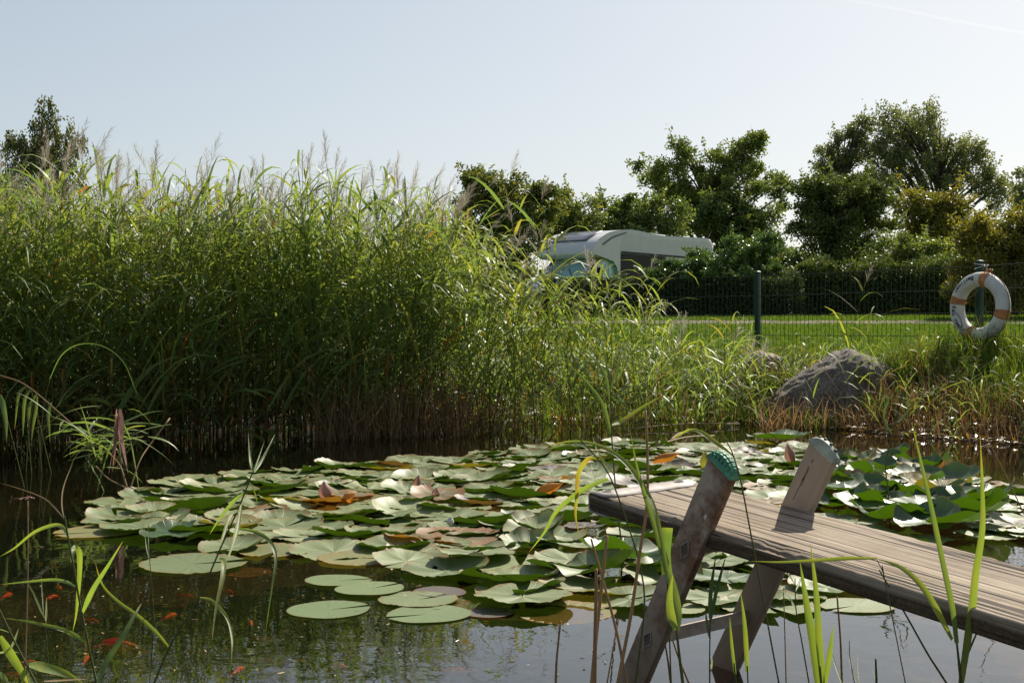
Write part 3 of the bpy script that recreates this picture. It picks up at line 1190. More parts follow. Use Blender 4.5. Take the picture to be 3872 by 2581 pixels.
def rock_obj(name, c, dims, mat, seed, flat=0.25, rz=0.0):
    bm = bmesh.new()
    bmesh.ops.create_icosphere(bm, subdivisions=6, radius=1.0)
    for v in bm.verts:
        d = v.co.normalized()
        s = 1 + flat * mnoise.noise(d * 1.1 + Vector((seed, 0, 0))) + 0.10 * mnoise.noise(d * 2.7 + Vector((0, seed, 0))) + 0.03 * mnoise.noise(d * 8 + Vector((0, 0, seed))) + 0.012 * mnoise.noise(d * 26)
        # facet it a little
        q = d * s
        v.co = Vector((q.x * dims[0], q.y * dims[1], q.z * dims[2]))
    o = bmobj(name, bm, mat, None, True)
    o.location = tuple(float(k) for k in c)
    o.rotation_euler = (0, 0, rz)
    return o


# big boulder: slants down to the water at the left
bm = bmesh.new()
bmesh.ops.create_icosphere(bm, subdivisions=6, radius=1.0)
for v in bm.verts:
    d = v.co.normalized()
    s = 1 + 0.10 * mnoise.noise(d * 1.3 + Vector((4.2, 0, 0))) + 0.05 * mnoise.noise(d * 3.1) + 0.032 * mnoise.noise(d * 9) + 0.02 * mnoise.noise(d * 28)
    q = d * s
    x = q.x * 0.60
    top = 0.51 * (1 - 0.58 * max(0, min(1, (0.16 - x) / 0.72)) ** 1.2)
    z = q.z * (top if q.z > 0 else 0.30)
    v.co = Vector((x, q.y * 0.42, z))
boulder = bmobj('boulder', bm, M['granite'], None, True)
boulder.location = (2.75, 10.72, 0.12)
tag(boulder, 'large grey granite boulder with mossy patches at the water edge', 'boulder')
tag(rock_obj('boulder', (2.30, 11.55, 0.36), (.19, .18, .24), M['redrock'], 9.1, .2), 'small reddish boulder half hidden in grass behind the big one', 'boulder')
b3 = onz(2118, 925, 0.16)
tag(rock_obj('stone', (b3[0], b3[1], .17), (.045, .04, .035), M['white_stone'], 3.1, .2), 'small pale stone on the muddy right bank', 'stone')

# ------------------------------------------------------------------ lily pads


def padmat(name, c_lo, c_hi, edge, under, patch=0.0, rough=0.5):
    m, nt, out = newmat(name)
    ra = N(nt, 'Attribute', attribute_name='rad')
    an = N(nt, 'Attribute', attribute_name='ang')
    oi = N(nt, 'ObjectInfo')
    nn = noise(nt, 9, 4, 0.6)
    n4 = noise(nt, 60, 4, 0.7)
    base = mixc(nt, oi.outputs['Random'], c_lo, c_hi)
    base = mixc(nt, 1.0, base, ramp(nt, n4.outputs['Fac'], [(0.3, (0.72, 0.75, 0.7)), (0.7, (1.2, 1.18, 1.1))]).outputs[0], 'MULTIPLY')
    # radial veins
    vn = math_(nt, 'ABSOLUTE', math_(nt, 'SINE', math_(nt, 'MULTIPLY', an.outputs['Fac'], 11.0)))
    vr_ = ramp(nt, vn, [(0.0, (1, 1, 1)), (0.10, (0, 0, 0))])
    vfac = math_(nt, 'MULTIPLY', vr_.outputs[0], 0.36)
    base = mixc(nt, vfac, base, tuple(min(1, c * 2.4) for c in c_hi))
    # age: browning from the rim inwards, broken up by noise
    ed = math_(nt, 'ADD', ra.outputs['Fac'], math_(nt, 'MULTIPLY', math_(nt, 'SUBTRACT', nn.outputs['Fac'], 0.5), 1.1))
    thr = ramp(nt, ed, [(0.92 - patch, (0, 0, 0)), (1.12 - patch, (1, 1, 1))])
    base = mixc(nt, thr.outputs[0], base, mixc(nt, nn.outputs['Fac'], edge, tuple(c * .45 for c in edge)))
    rim = ramp(nt, math_(nt, 'ADD', ra.outputs['Fac'], math_(nt, 'MULTIPLY', n4.outputs['Fac'], .05)), [(0.985, (0, 0, 0)), (1.01, (1, 1, 1))])
    base = mixc(nt, math_(nt, 'MULTIPLY', rim.outputs[0], .6), base, (0.20, 0.13, 0.05))
    # rot spots and insect damage, more on some pads than on others
    vo = N(nt, 'TexVoronoi')
    vo.inputs['Scale'].default_value = 16
    tcv = N(nt, 'TexCoord')
    ofs = N(nt, 'VectorMath', operation='ADD')
    L(nt, tcv.outputs['Object'], ofs.inputs[0])
    L(nt, math_(nt, 'MULTIPLY', oi.outputs['Random'], 31.0), ofs.inputs[1])
    L(nt, ofs.outputs[0], vo.inputs['Vector'])
    sp_ = ramp(nt, math_(nt, 'ADD', vo.outputs['Distance'], math_(nt, 'MULTIPLY', n4.outputs['Fac'], .25)), [(0.20, (1, 1, 1)), (0.25, (0, 0, 0))])
    gt_ = ramp(nt, math_(nt, 'ADD', nn.outputs['Fac'], math_(nt, 'MULTIPLY', oi.outputs['Random'], .35)), [(0.66, (0, 0, 0)), (0.74, (1, 1, 1))])
    base = mixc(nt, math_(nt, 'MULTIPLY', sp_.outputs[0], math_(nt, 'MULTIPLY', gt_.outputs[0], .85)), base, (0.10, 0.07, 0.02))
    geo = N(nt, 'NewGeometry')
    colr = mixc(nt, geo.outputs['Backfacing'], base, under)
    p = N(nt, 'BsdfPrincipled')
    p.inputs['Roughness'].default_value = rough
    p.inputs['Specular IOR Level'].default_value = 0.55
    L(nt, colr, p.inputs['Base Color'])
    hgt = math_(nt, 'ADD', math_(nt, 'MULTIPLY', n4.outputs['Fac'], 0.5), math_(nt, 'MULTIPLY', vr_.outputs[0], -0.7))
    L(nt, bump(nt, hgt, 0.35, 0.003), p.inputs['Normal'])
    t = N(nt, 'BsdfTranslucent')
    L(nt, mixc(nt, 1.0, colr, (1.3, 1.35, 0.4), 'MULTIPLY'), t.inputs['Color'])
    mx = N(nt, 'MixShader')
    mx.inputs[0].default_value = 0.24
    L(nt, p.outputs[0], mx.inputs[1])
    L(nt, t.outputs[0], mx.inputs[2])
    L(nt, mx.outputs[0], out.inputs[0])
    return m


PM = {
    'green': padmat('pad_green', (0.16, 0.205, 0.095), (0.26, 0.295, 0.145), (0.30, 0.22, 0.06), (0.045, 0.085, 0.01), 0.02),
    'deep': padmat('pad_deep_green', (0.042, 0.088, 0.034), (0.075, 0.13, 0.05), (0.20, 0.16, 0.03), (0.07, 0.14, 0.012), -0.1, 0.38),
    'aged': padmat('pad_yellowing', (0.17, 0.185, 0.075), (0.24, 0.23, 0.10), (0.40, 0.27, 0.07), (0.24, 0.20, 0.04), 0.15),
    'brown': padmat('pad_brown', (0.16, 0.13, 0.06), (0.22, 0.17, 0.08), (0.32, 0.15, 0.05), (0.36, 0.16, 0.05), 0.3),
    'purple': padmat('pad_purplish', (0.10, 0.085, 0.08), (0.14, 0.115, 0.10), (0.16, 0.09, 0.06), (0.16, 0.09, 0.05), 0.1),
    'smooth': padmat('pad_young', (0.17, 0.235, 0.11), (0.24, 0.30, 0.145), (0.2, 0.2, 0.06), (0.05, 0.09, 0.015), -0.4, 0.38),
}


def pad_mesh(name, seed, kind):
    rg = random.Random(seed)
    nr, ns_ = 11, 72
    notch = 0.10 + 0.25 * rg.random() if kind != 'smooth' else 0.17
    V, Fq, rad, ang = [], [], [], []
    lobes = rg.choice([3, 4, 5])
    ph = rg.uniform(0, 6.28)
    crs = rg.choice([21, 24, 27, 30])
    amp = {'wavy': .095, 'cup': .21, 'flat': .018, 'smooth': .006, 'tall': .42}[kind]
    fr_ = {'wavy': .015, 'cup': .015, 'flat': .010, 'smooth': .004, 'tall': .014}[kind]
    side_a = rg.uniform(0, 6.28)
    lobes2 = [rg.uniform(0, 6.28) for _ in range(4)]
    for i in range(nr + 1):
        rho = (i / nr) ** 0.8
        for j in range(ns_ + 1):
            th_ = notch / 2 + (2 * math.pi - notch) * j / ns_
            # close the notch towards the centre
            th_c = th_ + (math.pi - th_) * 0.0
            R = 1 + 0.035 * math.cos(2 * th_ + ph) + 0.02 * math.sin(3 * th_ + ph)
            ee = min(j, ns_ - j) / ns_
            R *= 1 + .03 * math.exp(-(ee / .03) ** 2)
            crn = math.sin(th_ * crs + 1.5 * math.sin(th_ * 3 + ph)) * (.55 + .75 * math.sin(th_ * 5 + lobes2[3])) + .5 * math.sin(th_ * 9 + lobes2[1])
            R += (fr_ * .6 * crn) * rho ** 6
            lift = max(0, 0.5 + 0.5 * math.cos(lobes * th_ + ph) + 0.45 * math.sin(2 * th_ + lobes2[0]) + .3 * math.sin(7 * th_ + lobes2[1]))
            if kind == 'wavy':
                lift = .6 * lift + .75 * max(0, math.cos((th_ - side_a) * .5)) ** 4
            if kind in ('cup', 'tall'):
                lift = 0.35 * lift + 0.95 * max(0, math.cos((th_ - side_a) * .5)) ** 2
            z = amp * lift * rho ** (3.2 if kind != 'tall' else 2.0) + fr_ * crn * rho ** 7 * (1 if kind != 'smooth' else .5)
            z += 0.007 * (1 - rho) * rho * math.cos(11 * th_) + .012 * rho ** 2
            if kind in ('wavy', 'cup'):
                z += .016 * math.sin(6 * th_ + lobes2[2]) * math.sin(rho * 3.0) + .012 * math.sin(3 * th_ + lobes2[0]) * rho
            if kind == 'tall':
                z += .075 * math.sin(4 * th_ + lobes2[2]) * rho ** 1.5
                R *= 1 - .13 * rho * lift
            V.append((R * rho * math.cos(th_c), R * rho * math.sin(th_c), z))
            rad.append(rho)
            ang.append(th_)
    w = ns_ + 1
    for i in range(nr):
        for j in range(ns_):
            Fq.append((i * w + j, (i + 1) * w + j, (i + 1) * w + j + 1, i * w + j + 1))
    o = mk(name, V, np.array(Fq), PM['green'], uv={'rad': rad, 'ang': ang}, link=False)
    o.data['side'] = side_a
    return o.data


PADS = {}
for kd, cnt in (('wavy', 8), ('cup', 8), ('flat', 5), ('smooth', 3), ('tall', 7)):
    PADS[kd] = [pad_mesh('pad_' + kd, 100 + i * 7 + len(kd), kd) for i in range(cnt)]
PSIDE = {k: [me['side'] for me in v] for k, v in PADS.items()}
PADMESH = {}


def padme(kd, i, mt):
    k = (kd, i, mt)
    if k not in PADMESH:
        me = PADS[kd][i].copy()
        me.materials.clear()
        me.materials.append(PM[mt])
        PADMESH[k] = me
    return PADMESH[k]


def put_pad(x, y, r, kd, mt, label, group=None, z=None, rz=None, i=None, tilt=0.03):
    i = random.randrange(len(PADS[kd])) if i is None else i
    o = bpy.data.objects.new('lily_pad', padme(kd, i, mt))
    COL.objects.link(o)
    o.location = (x, y, random.uniform(.003, .009) if z is None else z)
    o.scale = (r, r, r)
    o.rotation_euler = (random.gauss(0, tilt), random.gauss(0, tilt), (-math.pi / 2 - PSIDE[kd][i] + random.gauss(0, .9) + (math.pi if kd == 'tall' and random.random() < .55 else 0) if kd in ('cup', 'tall', 'wavy') and random.random() < (.85 if kd == 'tall' else .45) else random.uniform(0, 6.28)) if rz is None else rz)
    tag(o, label, 'lily pad', group)
    return o


def inpoly(x, y, P):
    c = False
    n = len(P)
    for i in range(n):
        ax, ay = P[i]
        bx, by = P[(i + 1) % n]
        if (ay > y) != (by > y) and x < (bx - ax) * (y - ay) / (by - ay) + ax:
            c = not c
    return c


placed = []
# pads one can single out along the near rim of the field: (vx, vy, view width px, kind, mat, label)
HERO = [
    (440, 1296, 242, 'flat', 'green', 'round pale green pad floating apart at the near left of the pad field', None),
    (570, 1306, 110, 'flat', 'brown', 'brown half sunken pad behind the big round pad at the near left', -.012),
    (755, 1401, 184, 'smooth', 'smooth', 'smooth round pad floating nearest the viewer, left of two', .002),
    (985, 1411, 190, 'smooth', 'smooth', 'smooth round pad floating nearest the viewer, right of two', .002),
    (1125, 1408, 112, 'smooth', 'purple', 'small purplish pad with a bright glint beside the smooth round pad', None),
    (775, 1334, 150, 'smooth', 'smooth', 'smooth green pad with its rim under a second pad at the open water', None),
    (850, 1356, 158, 'smooth', 'smooth', 'smooth green pad with a raised notch lying over two other smooth pads', .02),
    (960, 1378, 180, 'flat', 'green', 'thin pale pad at the rim above the two nearest round pads', None),
    (1010, 1360, 120, 'smooth', 'purple', 'small grey purple pad wedged between green pads near the open water', .002),
    (1010, 1392, 200, 'flat', 'aged', 'yellow and orange decaying pad just under the water surface', -.006),
    (225, 1222, 185, 'flat', 'aged', 'flat yellowish pad at the far left tip of the pad field', None),
    (330, 1218, 200, 'wavy', 'green', 'pale veined pad second from the left tip of the pad field', .012),
    (640, 1265, 190, 'flat', 'aged', 'pad with a wide orange rotting side beside the lone round pad', None),
    (400, 1235, 150, 'cup', 'deep', 'pad with its dark green near side folded up at the left of the field', .02),
    (820, 1284, 185, 'flat', 'aged', 'pale pad speckled brown along its near rim', None),
    (800, 1238, 165, 'cup', 'green', 'pad with a raised bright green near rim above the speckled pad', .02),
    (950, 1243, 130, 'wavy', 'brown', 'orange brown curled pad in the middle of the field', .02),
    (1280, 1120, 100, 'cup', 'brown', 'bright orange folded pad near the metal end of the plank', .045),
    (1005, 1150, 130, 'cup', 'brown', 'rust brown pad with a lifted rim in the middle distance', .03),
    (800, 1146, 120, 'wavy', 'brown', 'dull brown pad behind the pink curled leaf', .02),
    (1200, 1385, 235, 'wavy', 'green', 'large wavy pale pad at the near rim right of the smooth pads', .02),
    (1300, 1405, 230, 'flat', 'aged', 'yellow green pad with orange patches at the near rim left of the dry stalks', -.002),
    (1370, 1330, 210, 'tall', 'green', 'broad grey green pad standing half upright beside the ladder', .03),
    (1345, 1238, 105, 'wavy', 'purple', 'silvery turned up pad left of the ladder', .05),
    (1965, 1392, 165, 'smooth', 'green', 'lone pale pad floating under the plank', None),
    (1630, 1380, 180, 'wavy', 'green', 'pad seen between the two ladder rails', .01),
    (1560, 1400, 120, 'flat', 'green', 'small pale pad beside the near ladder rail', .004),
    (2180, 1085, 110, 'flat', 'aged', 'pinkish bleached pad at the far right of the raised pads', .03),
    (1790, 1018, 140, 'cup', 'deep', 'dark green pad with a lifted rim at the far edge behind the ladder', .04),
    (500, 1097, 130, 'flat', 'aged', 'dull flat pad at the far left corner of the field', .0),
    (330, 1150, 165, 'flat', 'aged', 'half brown pad on the left rim beside the dark water', .0),
    (1090, 1290, 190, 'wavy', 'green', 'wavy pad pushed up over its neighbours at the near middle', .03),
]
for (vx, vy, wpx, kd, mt, lab, z) in HERO:
    c = onz(vx, vy, 0.0)
    r = wpx * VS / F * c[1] / 2
    if kd in ('smooth', 'flat'):
        z = min(.007, .0025 if z is None else z)
    o = put_pad(c[0], c[1], r, kd, mt, lab, None, z, tilt=.008 if kd in ('smooth', 'flat') else .03)
    if kd in ('cup', 'tall'):
        pass
    placed.append((c[0], c[1], r))

FIELD = [(150, 1225), (230, 1185), (300, 1140), (430, 1100), (600, 1080), (820, 1066), (1050, 1048), (1250, 1025), (1480, 1020), (1700, 1022), (1850, 1020),
         (1920, 1060), (2060, 1068), (2200, 1095), (2300, 1120), (2420, 1160), (2440, 1240), (2260, 1250), (2120, 1255), (1900, 1400), (1740, 1400),
         (1500, 1395), (1350, 1400), (1180, 1370), (1000, 1325), (880, 1300), (720, 1262), (560, 1275), (380, 1240), (200, 1238)]
FW = [tuple(onz(a, b)[:2]) for a, b in FIELD]
RIGHTP = [(1880, 1060), (2060, 1065), (2180, 1090), (2260, 1160), (2270, 1235), (2180, 1262), (1980, 1200), (1880, 1160)]
RW = [tuple(onz(a, b)[:2]) for a, b in RIGHTP]
MIDP = [(1180, 1180), (1560, 1160), (1720, 1230), (1720, 1390), (1560, 1380), (1200, 1300)]
MW = [tuple(onz(a, b)[:2]) for a, b in MIDP]
xs_ = [p[0] for p in FW]
ys_ = [p[1] for p in FW]
tries = 0
LBL = {
    'green': ('pale green frilly edged pad lying flat among the crowded lily pads', 'crowded pale green lily pads'),
    'deep': ('dark green cupped pad standing up in the crowded pads behind the plank', 'dark green raised lily pads'),
    'aged': ('yellowing pad with browned rim among the crowded lily pads', 'yellowing lily pads'),
    'brown': ('brown withered pad among the crowded lily pads', 'brown withered lily pads'),
    'purple': ('purplish grey pad among the crowded lily pads', 'purplish lily pads'),
}
while tries < 26000 and len(placed) < 470:
    tries += 1
    x = random.uniform(min(xs_), max(xs_))
    y = random.uniform(min(ys_), max(ys_))
    if not inpoly(x, y, FW):
        continue
    r = random.uniform(.105, .165)
    rt = inpoly(x, y, RW)
    md = inpoly(x, y, MW)
    k = .80 if not rt else .62
    if any((x - a) ** 2 + (y - b) ** 2 < (k * (r + c)) ** 2 * .40 for a, b, c in placed):
        continue
    placed.append((x, y, r))
    u = random.random()
    if rt:
        kd = 'tall' if u < .75 else 'cup'
        mt = 'deep' if random.random() < .9 else 'aged'
        o = put_pad(x, y, r * 1.0, kd, mt, *LBL[mt], z=random.uniform(.02, .07), tilt=.10)
    elif md:
        kd = 'cup' if u < .5 else ('tall' if u < .7 else 'wavy')
        mt = 'deep' if random.random() < .35 else 'green'
        o = put_pad(x, y, r, kd, mt, *LBL['green'], z=random.uniform(.01, .04), tilt=.07)
        if mt == 'deep':
            tag(o, 'dark green upturned pad beside or behind the ladder rails', group='dark green lily pads round the ladder')
    else:
        kd = 'wavy' if u < .56 else ('flat' if u < .68 else 'cup')
        q = random.random()
        mt = 'green' if q < .885 else ('aged' if q < .95 else ('brown' if q < .97 else 'purple'))
        if mt in ('brown',) and kd == 'cup':
            kd = 'wavy'
        o = put_pad(x, y, r, kd, mt, *LBL[mt], tilt=.06 if kd != 'flat' else .02)
print('pads', len(placed))


# past the 300 pads that show largest, the farthest ones are gathered into one mass
allp = sorted([o for o in bpy.data.objects if o.name.startswith('lily_pad') and o.get('group')], key=lambda o: o.scale[0] ** 2 / o.location[1] ** 3)
n_pads = len([o for o in bpy.data.objects if o.name.startswith('lily_pad')])
extra = allp[:max(0, n_pads - 300)]
by = {}
for o in extra:
    by.setdefault(o.data.materials[0].name, []).append(o)
PV_, PF_, PR_, PA_, PM_, mats_ = [], [], [], [], [], []
base_ = 0
for mi, (mn, lst) in enumerate(by.items()):
    mats_.append(lst[0].data.materials[0])
    for o in lst:
        me = o.data
        nv_ = len(me.vertices)
        co = np.empty(nv_ * 3, np.float32)
        me.vertices.foreach_get('co', co)
        R3 = np.array(o.rotation_euler.to_matrix()) * o.scale[0]
        PV_.append(co.reshape(-1, 3) @ R3.T + np.array(o.location))
        fi = np.empty(len(me.polygons) * 4, np.int32)
        me.polygons.foreach_get('vertices', fi)
        PF_.append(fi.reshape(-1, 4) + base_)
        base_ += nv_
        for nm_, lst_ in (('rad', PR_), ('ang', PA_)):
            a_ = np.empty(nv_, np.float32)
            me.attributes[nm_].data.foreach_get('value', a_)
            lst_.append(a_)
        PM_.append(np.full(len(me.polygons), mi))
for o in extra:
    bpy.data.objects.remove(o)
if PV_:
    tag(mk('lily_pad_mass', np.concatenate(PV_), np.concatenate(PF_), mats_, uv={'rad': np.concatenate(PR_), 'ang': np.concatenate(PA_)}, mids=np.concatenate(PM_)), 'crowded small looking lily pads toward the far edge of the field', kind='stuff')


# rolled dead leaves sticking up from the pads
def rolled(name, base, tip, w, mat, label, turns=0.8, cat='leaf'):
    base, tip = np.array(base), np.array(tip)
    ax = tip - base
    ln_ = np.linalg.norm(ax)
    ax = ax / ln_
    s = nrm(np.cross(ax, [0.2, 1, 0.1]))
    b = np.cross(ax, s)
    V, T = [], []
    nu_, nv_ = 12, 14
    for i in range(nu_ + 1):
        t = i / nu_
        wr = w * (0.25 + 1.0 * math.sin(math.pi * min(1, t * .85 + .12)) ** 0.8) * (1 - .75 * t ** 3)
        for j in range(nv_ + 1):
            a = (j / nv_ - .5) * 2 * math.pi * turns
            V.append(base + ax * ln_ * t + (s * math.sin(a) + b * math.cos(a)) * wr * (1 + .06 * math.sin(j * 2.4 + i)))
            T.append(0.3 + .5 * t + .1 * math.sin(j))
    W_ = nv_ + 1
    Fq = [(i * W_ + j, i * W_ + j + 1, (i + 1) * W_ + j + 1, (i + 1) * W_ + j) for i in range(nu_) for j in range(nv_)]
    o = mk(name, V, np.array(Fq), mat, T)
    return tag(o, label, cat)


M['pinkleaf'] = leafmat('pink_brown_leaf', [(0, (0.20, 0.10, 0.07)), (1, (0.46, 0.28, 0.24))], .3, .5, .4, (1.1, .9, .7))
M['orangeleaf'] = leafmat('orange_leaf', [(0, (0.28, 0.10, 0.02)), (1, (0.60, 0.28, 0.04))], .45, .45, .5, (1.2, 1, .5))
M['greenroll'] = leafmat('green_rolled_leaf', [(0, (0.10, 0.16, 0.03)), (1, (0.32, 0.24, 0.05))], .45, .4, .5)


def roll_px(name, vx, vy, vtx, vty, w, mat, label, turns=.7):
    b = onz(vx, vy, .02)
    t = at(vtx, vty, b[1] - .01)
    return rolled(name, b, t, w * VS / F * b[1], mat, label, turns)


roll_px('dead_leaf', 748, 1143, 744, 1104, 13, M['pinkleaf'], 'pink brown rolled leaf standing among the pads at the left')
roll_px('dead_leaf', 955, 1120, 962, 1090, 8, M['pinkleaf'], 'small brown rolled leaf standing in the far middle of the pads')
roll_px('dead_leaf', 1000, 1142, 1003, 1118, 8, M['pinkleaf'], 'thin grey brown curled leaf beside the rust brown pad')
roll_px('dead_leaf', 790, 1150, 815, 1132, 10, M['orangeleaf'], 'rust red folded leaf right of the pink rolled leaf')
roll_px('dead_leaf', 1235, 1132, 1292, 1110, 11, M['orangeleaf'], 'orange folded leaf lying on the pads left of the plank end')
roll_px('dead_leaf', 1033, 1204, 1036, 1186, 7, M['ropew'], 'small white curled leaf standing on a pad in the middle')
roll_px('dead_leaf', 1622, 1075, 1618, 1036, 12, M['greenroll'], 'green and rust leaf standing upright left of the near ladder foot', .35)
roll_px('dead_leaf', 1818, 1062, 1808, 1018, 10, M['pinkleaf'], 'pink fringed rolled leaf beside the far ladder rail')
roll_px('dead_leaf', 2158, 1110, 2168, 1058, 15, M['orangeleaf'], 'bright orange upright leaf at the right end of the raised pads', .5)
roll_px('dead_leaf', 2178, 1145, 2200, 1118, 14, M['orangeleaf'], 'orange drooping leaf just under the upright orange one', .5)
roll_px('dead_leaf', 1500, 1062, 1560, 1040, 10, M['orangeleaf'], 'orange leaf between the pads left of the green ladder foot', .5)

# specks of blossom, seed fluff and broken leaf on the water
n_ = 260
q = np.array([onz(a, b, .003) for a, b in zip(np.concatenate([RNG.uniform(0, 1500, 160), RNG.uniform(1300, 2352, 100)]), np.concatenate([RNG.uniform(1250, 1560, 160), RNG.uniform(960, 1060, 100)]))])
V1 = strips(q, np.stack([RNG.normal(size=n_), RNG.normal(size=n_), np.full(n_, .02)], 1), RNG.uniform(.004, .022, n_), RNG.uniform(.002, .007, n_), 0.0, 2, prof=np.array([.4, 1, .3]), tint=RNG.uniform(.3, 1, n_), side=None, twist=np.zeros(n_), rng=RNG)
tag(mk('floating_debris', V1[0], V1[1], M['litter'], V1[2]), 'specks of leaf and seed fluff floating on the water', kind='stuff')

# ------------------------------------------------------------------ goldfish
M['fish'] = simple('goldfish_red', (0.95, 0.07, 0.015), 0.4, 0, 30, 0.3)
M['fish_o'] = simple('goldfish_orange', (0.70, 0.20, 0.05), 0.4, 0, 30, 0.3)
M['fish_d'] = simple('goldfish_murk_dimmed', (0.30, 0.07, 0.02), 0.5, 0, 30, 0.4)  # for the deeper fish: dimming by murky water is put into the colour


def fish(name, pos, ln_, rz, mat, label):
    root = empty(name, pos, rz, label, 'goldfish', 'goldfish in the open water')
    n = 14
    rows = []
    V, Fq = [], []
    ns_ = 12
    for i in range(n + 1):
        t = i / n
        hgt = ln_ * .15 * (math.sin(math.pi * min(1, (t * .86 + .05))) ** .8) * (1 - .35 * t)
        wd = hgt * .62
        bend = ln_ * .05 * math.sin(t * 3.0)
        for j in range(ns_):
            a = 2 * math.pi * j / ns_
            V.append((ln_ * (.5 - .78 * t), wd * math.cos(a) + bend, hgt * math.sin(a)))
    for i in range(n):
        for j in range(ns_):
            Fq.append((i * ns_ + j, i * ns_ + (j + 1) % ns_, (i + 1) * ns_ + (j + 1) % ns_, (i + 1) * ns_ + j))
    Fq.append(tuple(range(ns_)))
    Fq.append(tuple(range(n * ns_, (n + 1) * ns_))[::-1])
    mk('body', V, Fq, mat, parent=root)
    x0 = -ln_ * .27
    tv = [(x0, 0, .0), (x0 - ln_ * .12, ln_ * .01, ln_ * .05), (x0 - ln_ * .25, ln_ * .03, ln_ * .12), (x0 - ln_ * .17, ln_ * .02, 0), (x0 - ln_ * .25, ln_ * .03, -ln_ * .10), (x0 - ln_ * .12, ln_ * .01, -ln_ * .04)]
    mk('tail_fin', tv, [(0, 1, 3), (1, 2, 3), (0, 3, 5), (3, 4, 5)], mat, parent=root)
    dv = [(ln_ * .22, 0, ln_ * .12), (ln_ * .12, 0, ln_ * .2), (-ln_ * .12, 0, ln_ * .15), (-ln_ * .16, 0, ln_ * .08)]
    mk('dorsal_fin', dv, [(0, 1, 2, 3)], mat, parent=root)
    return root


FISH = [(45, 820, 55, 60, 'fish', 'red goldfish at the far left edge of the open water'),
        (345, 835, 50, 50, 'fish', 'red goldfish beside the small green shoot at the left'),
        (395, 762, 60, -40, 'fish', 'small red goldfish swimming above the other left hand ones'),
        (600, 992, 140, -15, 'fish', 'slim red goldfish under the first tall reed'),
        (755, 1172, 270, 3, 'fish', 'longest red goldfish, side on below the reeds'),
        (935, 1207, 140, -5, 'fish_d', 'dimmed red goldfish tailing the longest one'),
        (590, 1258, 60, 70, 'fish', 'round red goldfish seen head on below the longest one'),
        (1160, 962, 50, 50, 'fish', 'small red goldfish alone in the middle of the open water'),
        (1255, 820, 100, -15, 'fish', 'red goldfish near the round pad shadow'),
        (975, 822, 140, 2, 'fish_d', 'dimmed red goldfish level below the lone round pad'),
        (1200, 895, 100, -5, 'fish_d', 'faint dark goldfish between two bright ones'),
        (1540, 790, 70, -25, 'fish', 'small red goldfish behind the hanging broad reed leaf'),
        (1705, 1000, 100, -50, 'fish', 'red goldfish diving down to the right'),
        (1770, 1120, 110, 0, 'fish_d', 'faint red goldfish right of the curved leaf'),
        (1625, 1335, 150, 55, 'fish', 'large red goldfish at the bottom edge behind a thin stem'),
        (2010, 1270, 110, 0, 'fish_d', 'faint reddish goldfish under wavy reflections'),
        (2310, 1300, 130, -30, 'fish_o', 'pale orange goldfish at the bottom middle'),
        (380, 612, 50, 80, 'fish_o', 'small pale orange goldfish at the upper left'),
        (150, 1285, 100, 20, 'fish', 'red goldfish close to the lower left corner'),
        (60, 1370, 150, 4, 'fish', 'red goldfish cut by the lower left corner leaves')]
for (x, y, w, dg, mt, lab) in FISH:
    vx, vy = x * .3356, y * .3356 + 1093.3
    z = {'fish': -.016, 'fish_o': -.035, 'fish_d': -.06}[mt]
    c = onz(vx, vy, z)
    ln_ = max(.07, w * .3356 * VS / F * c[1] * 1.35)
    fish('goldfish', c, ln_, math.radians(dg * 1.4), M[mt], lab)
for (vx, vy, w, dg, mt, lab) in [(1035, 1541, 70, 0, 'fish', 'red goldfish near the bottom edge left of the dry stalks'), (780, 1530, 40, -20, 'fish_o', 'pale orange fish at the bottom left of the dry stalks')]:
    c = onz(vx, vy, -.05)
    fish('goldfish', c, w * VS / F * c[1], math.radians(dg), M[mt], lab)

# ------------------------------------------------------------------ reeds
WIND = np.array([0.09, -0.02, 0.0])


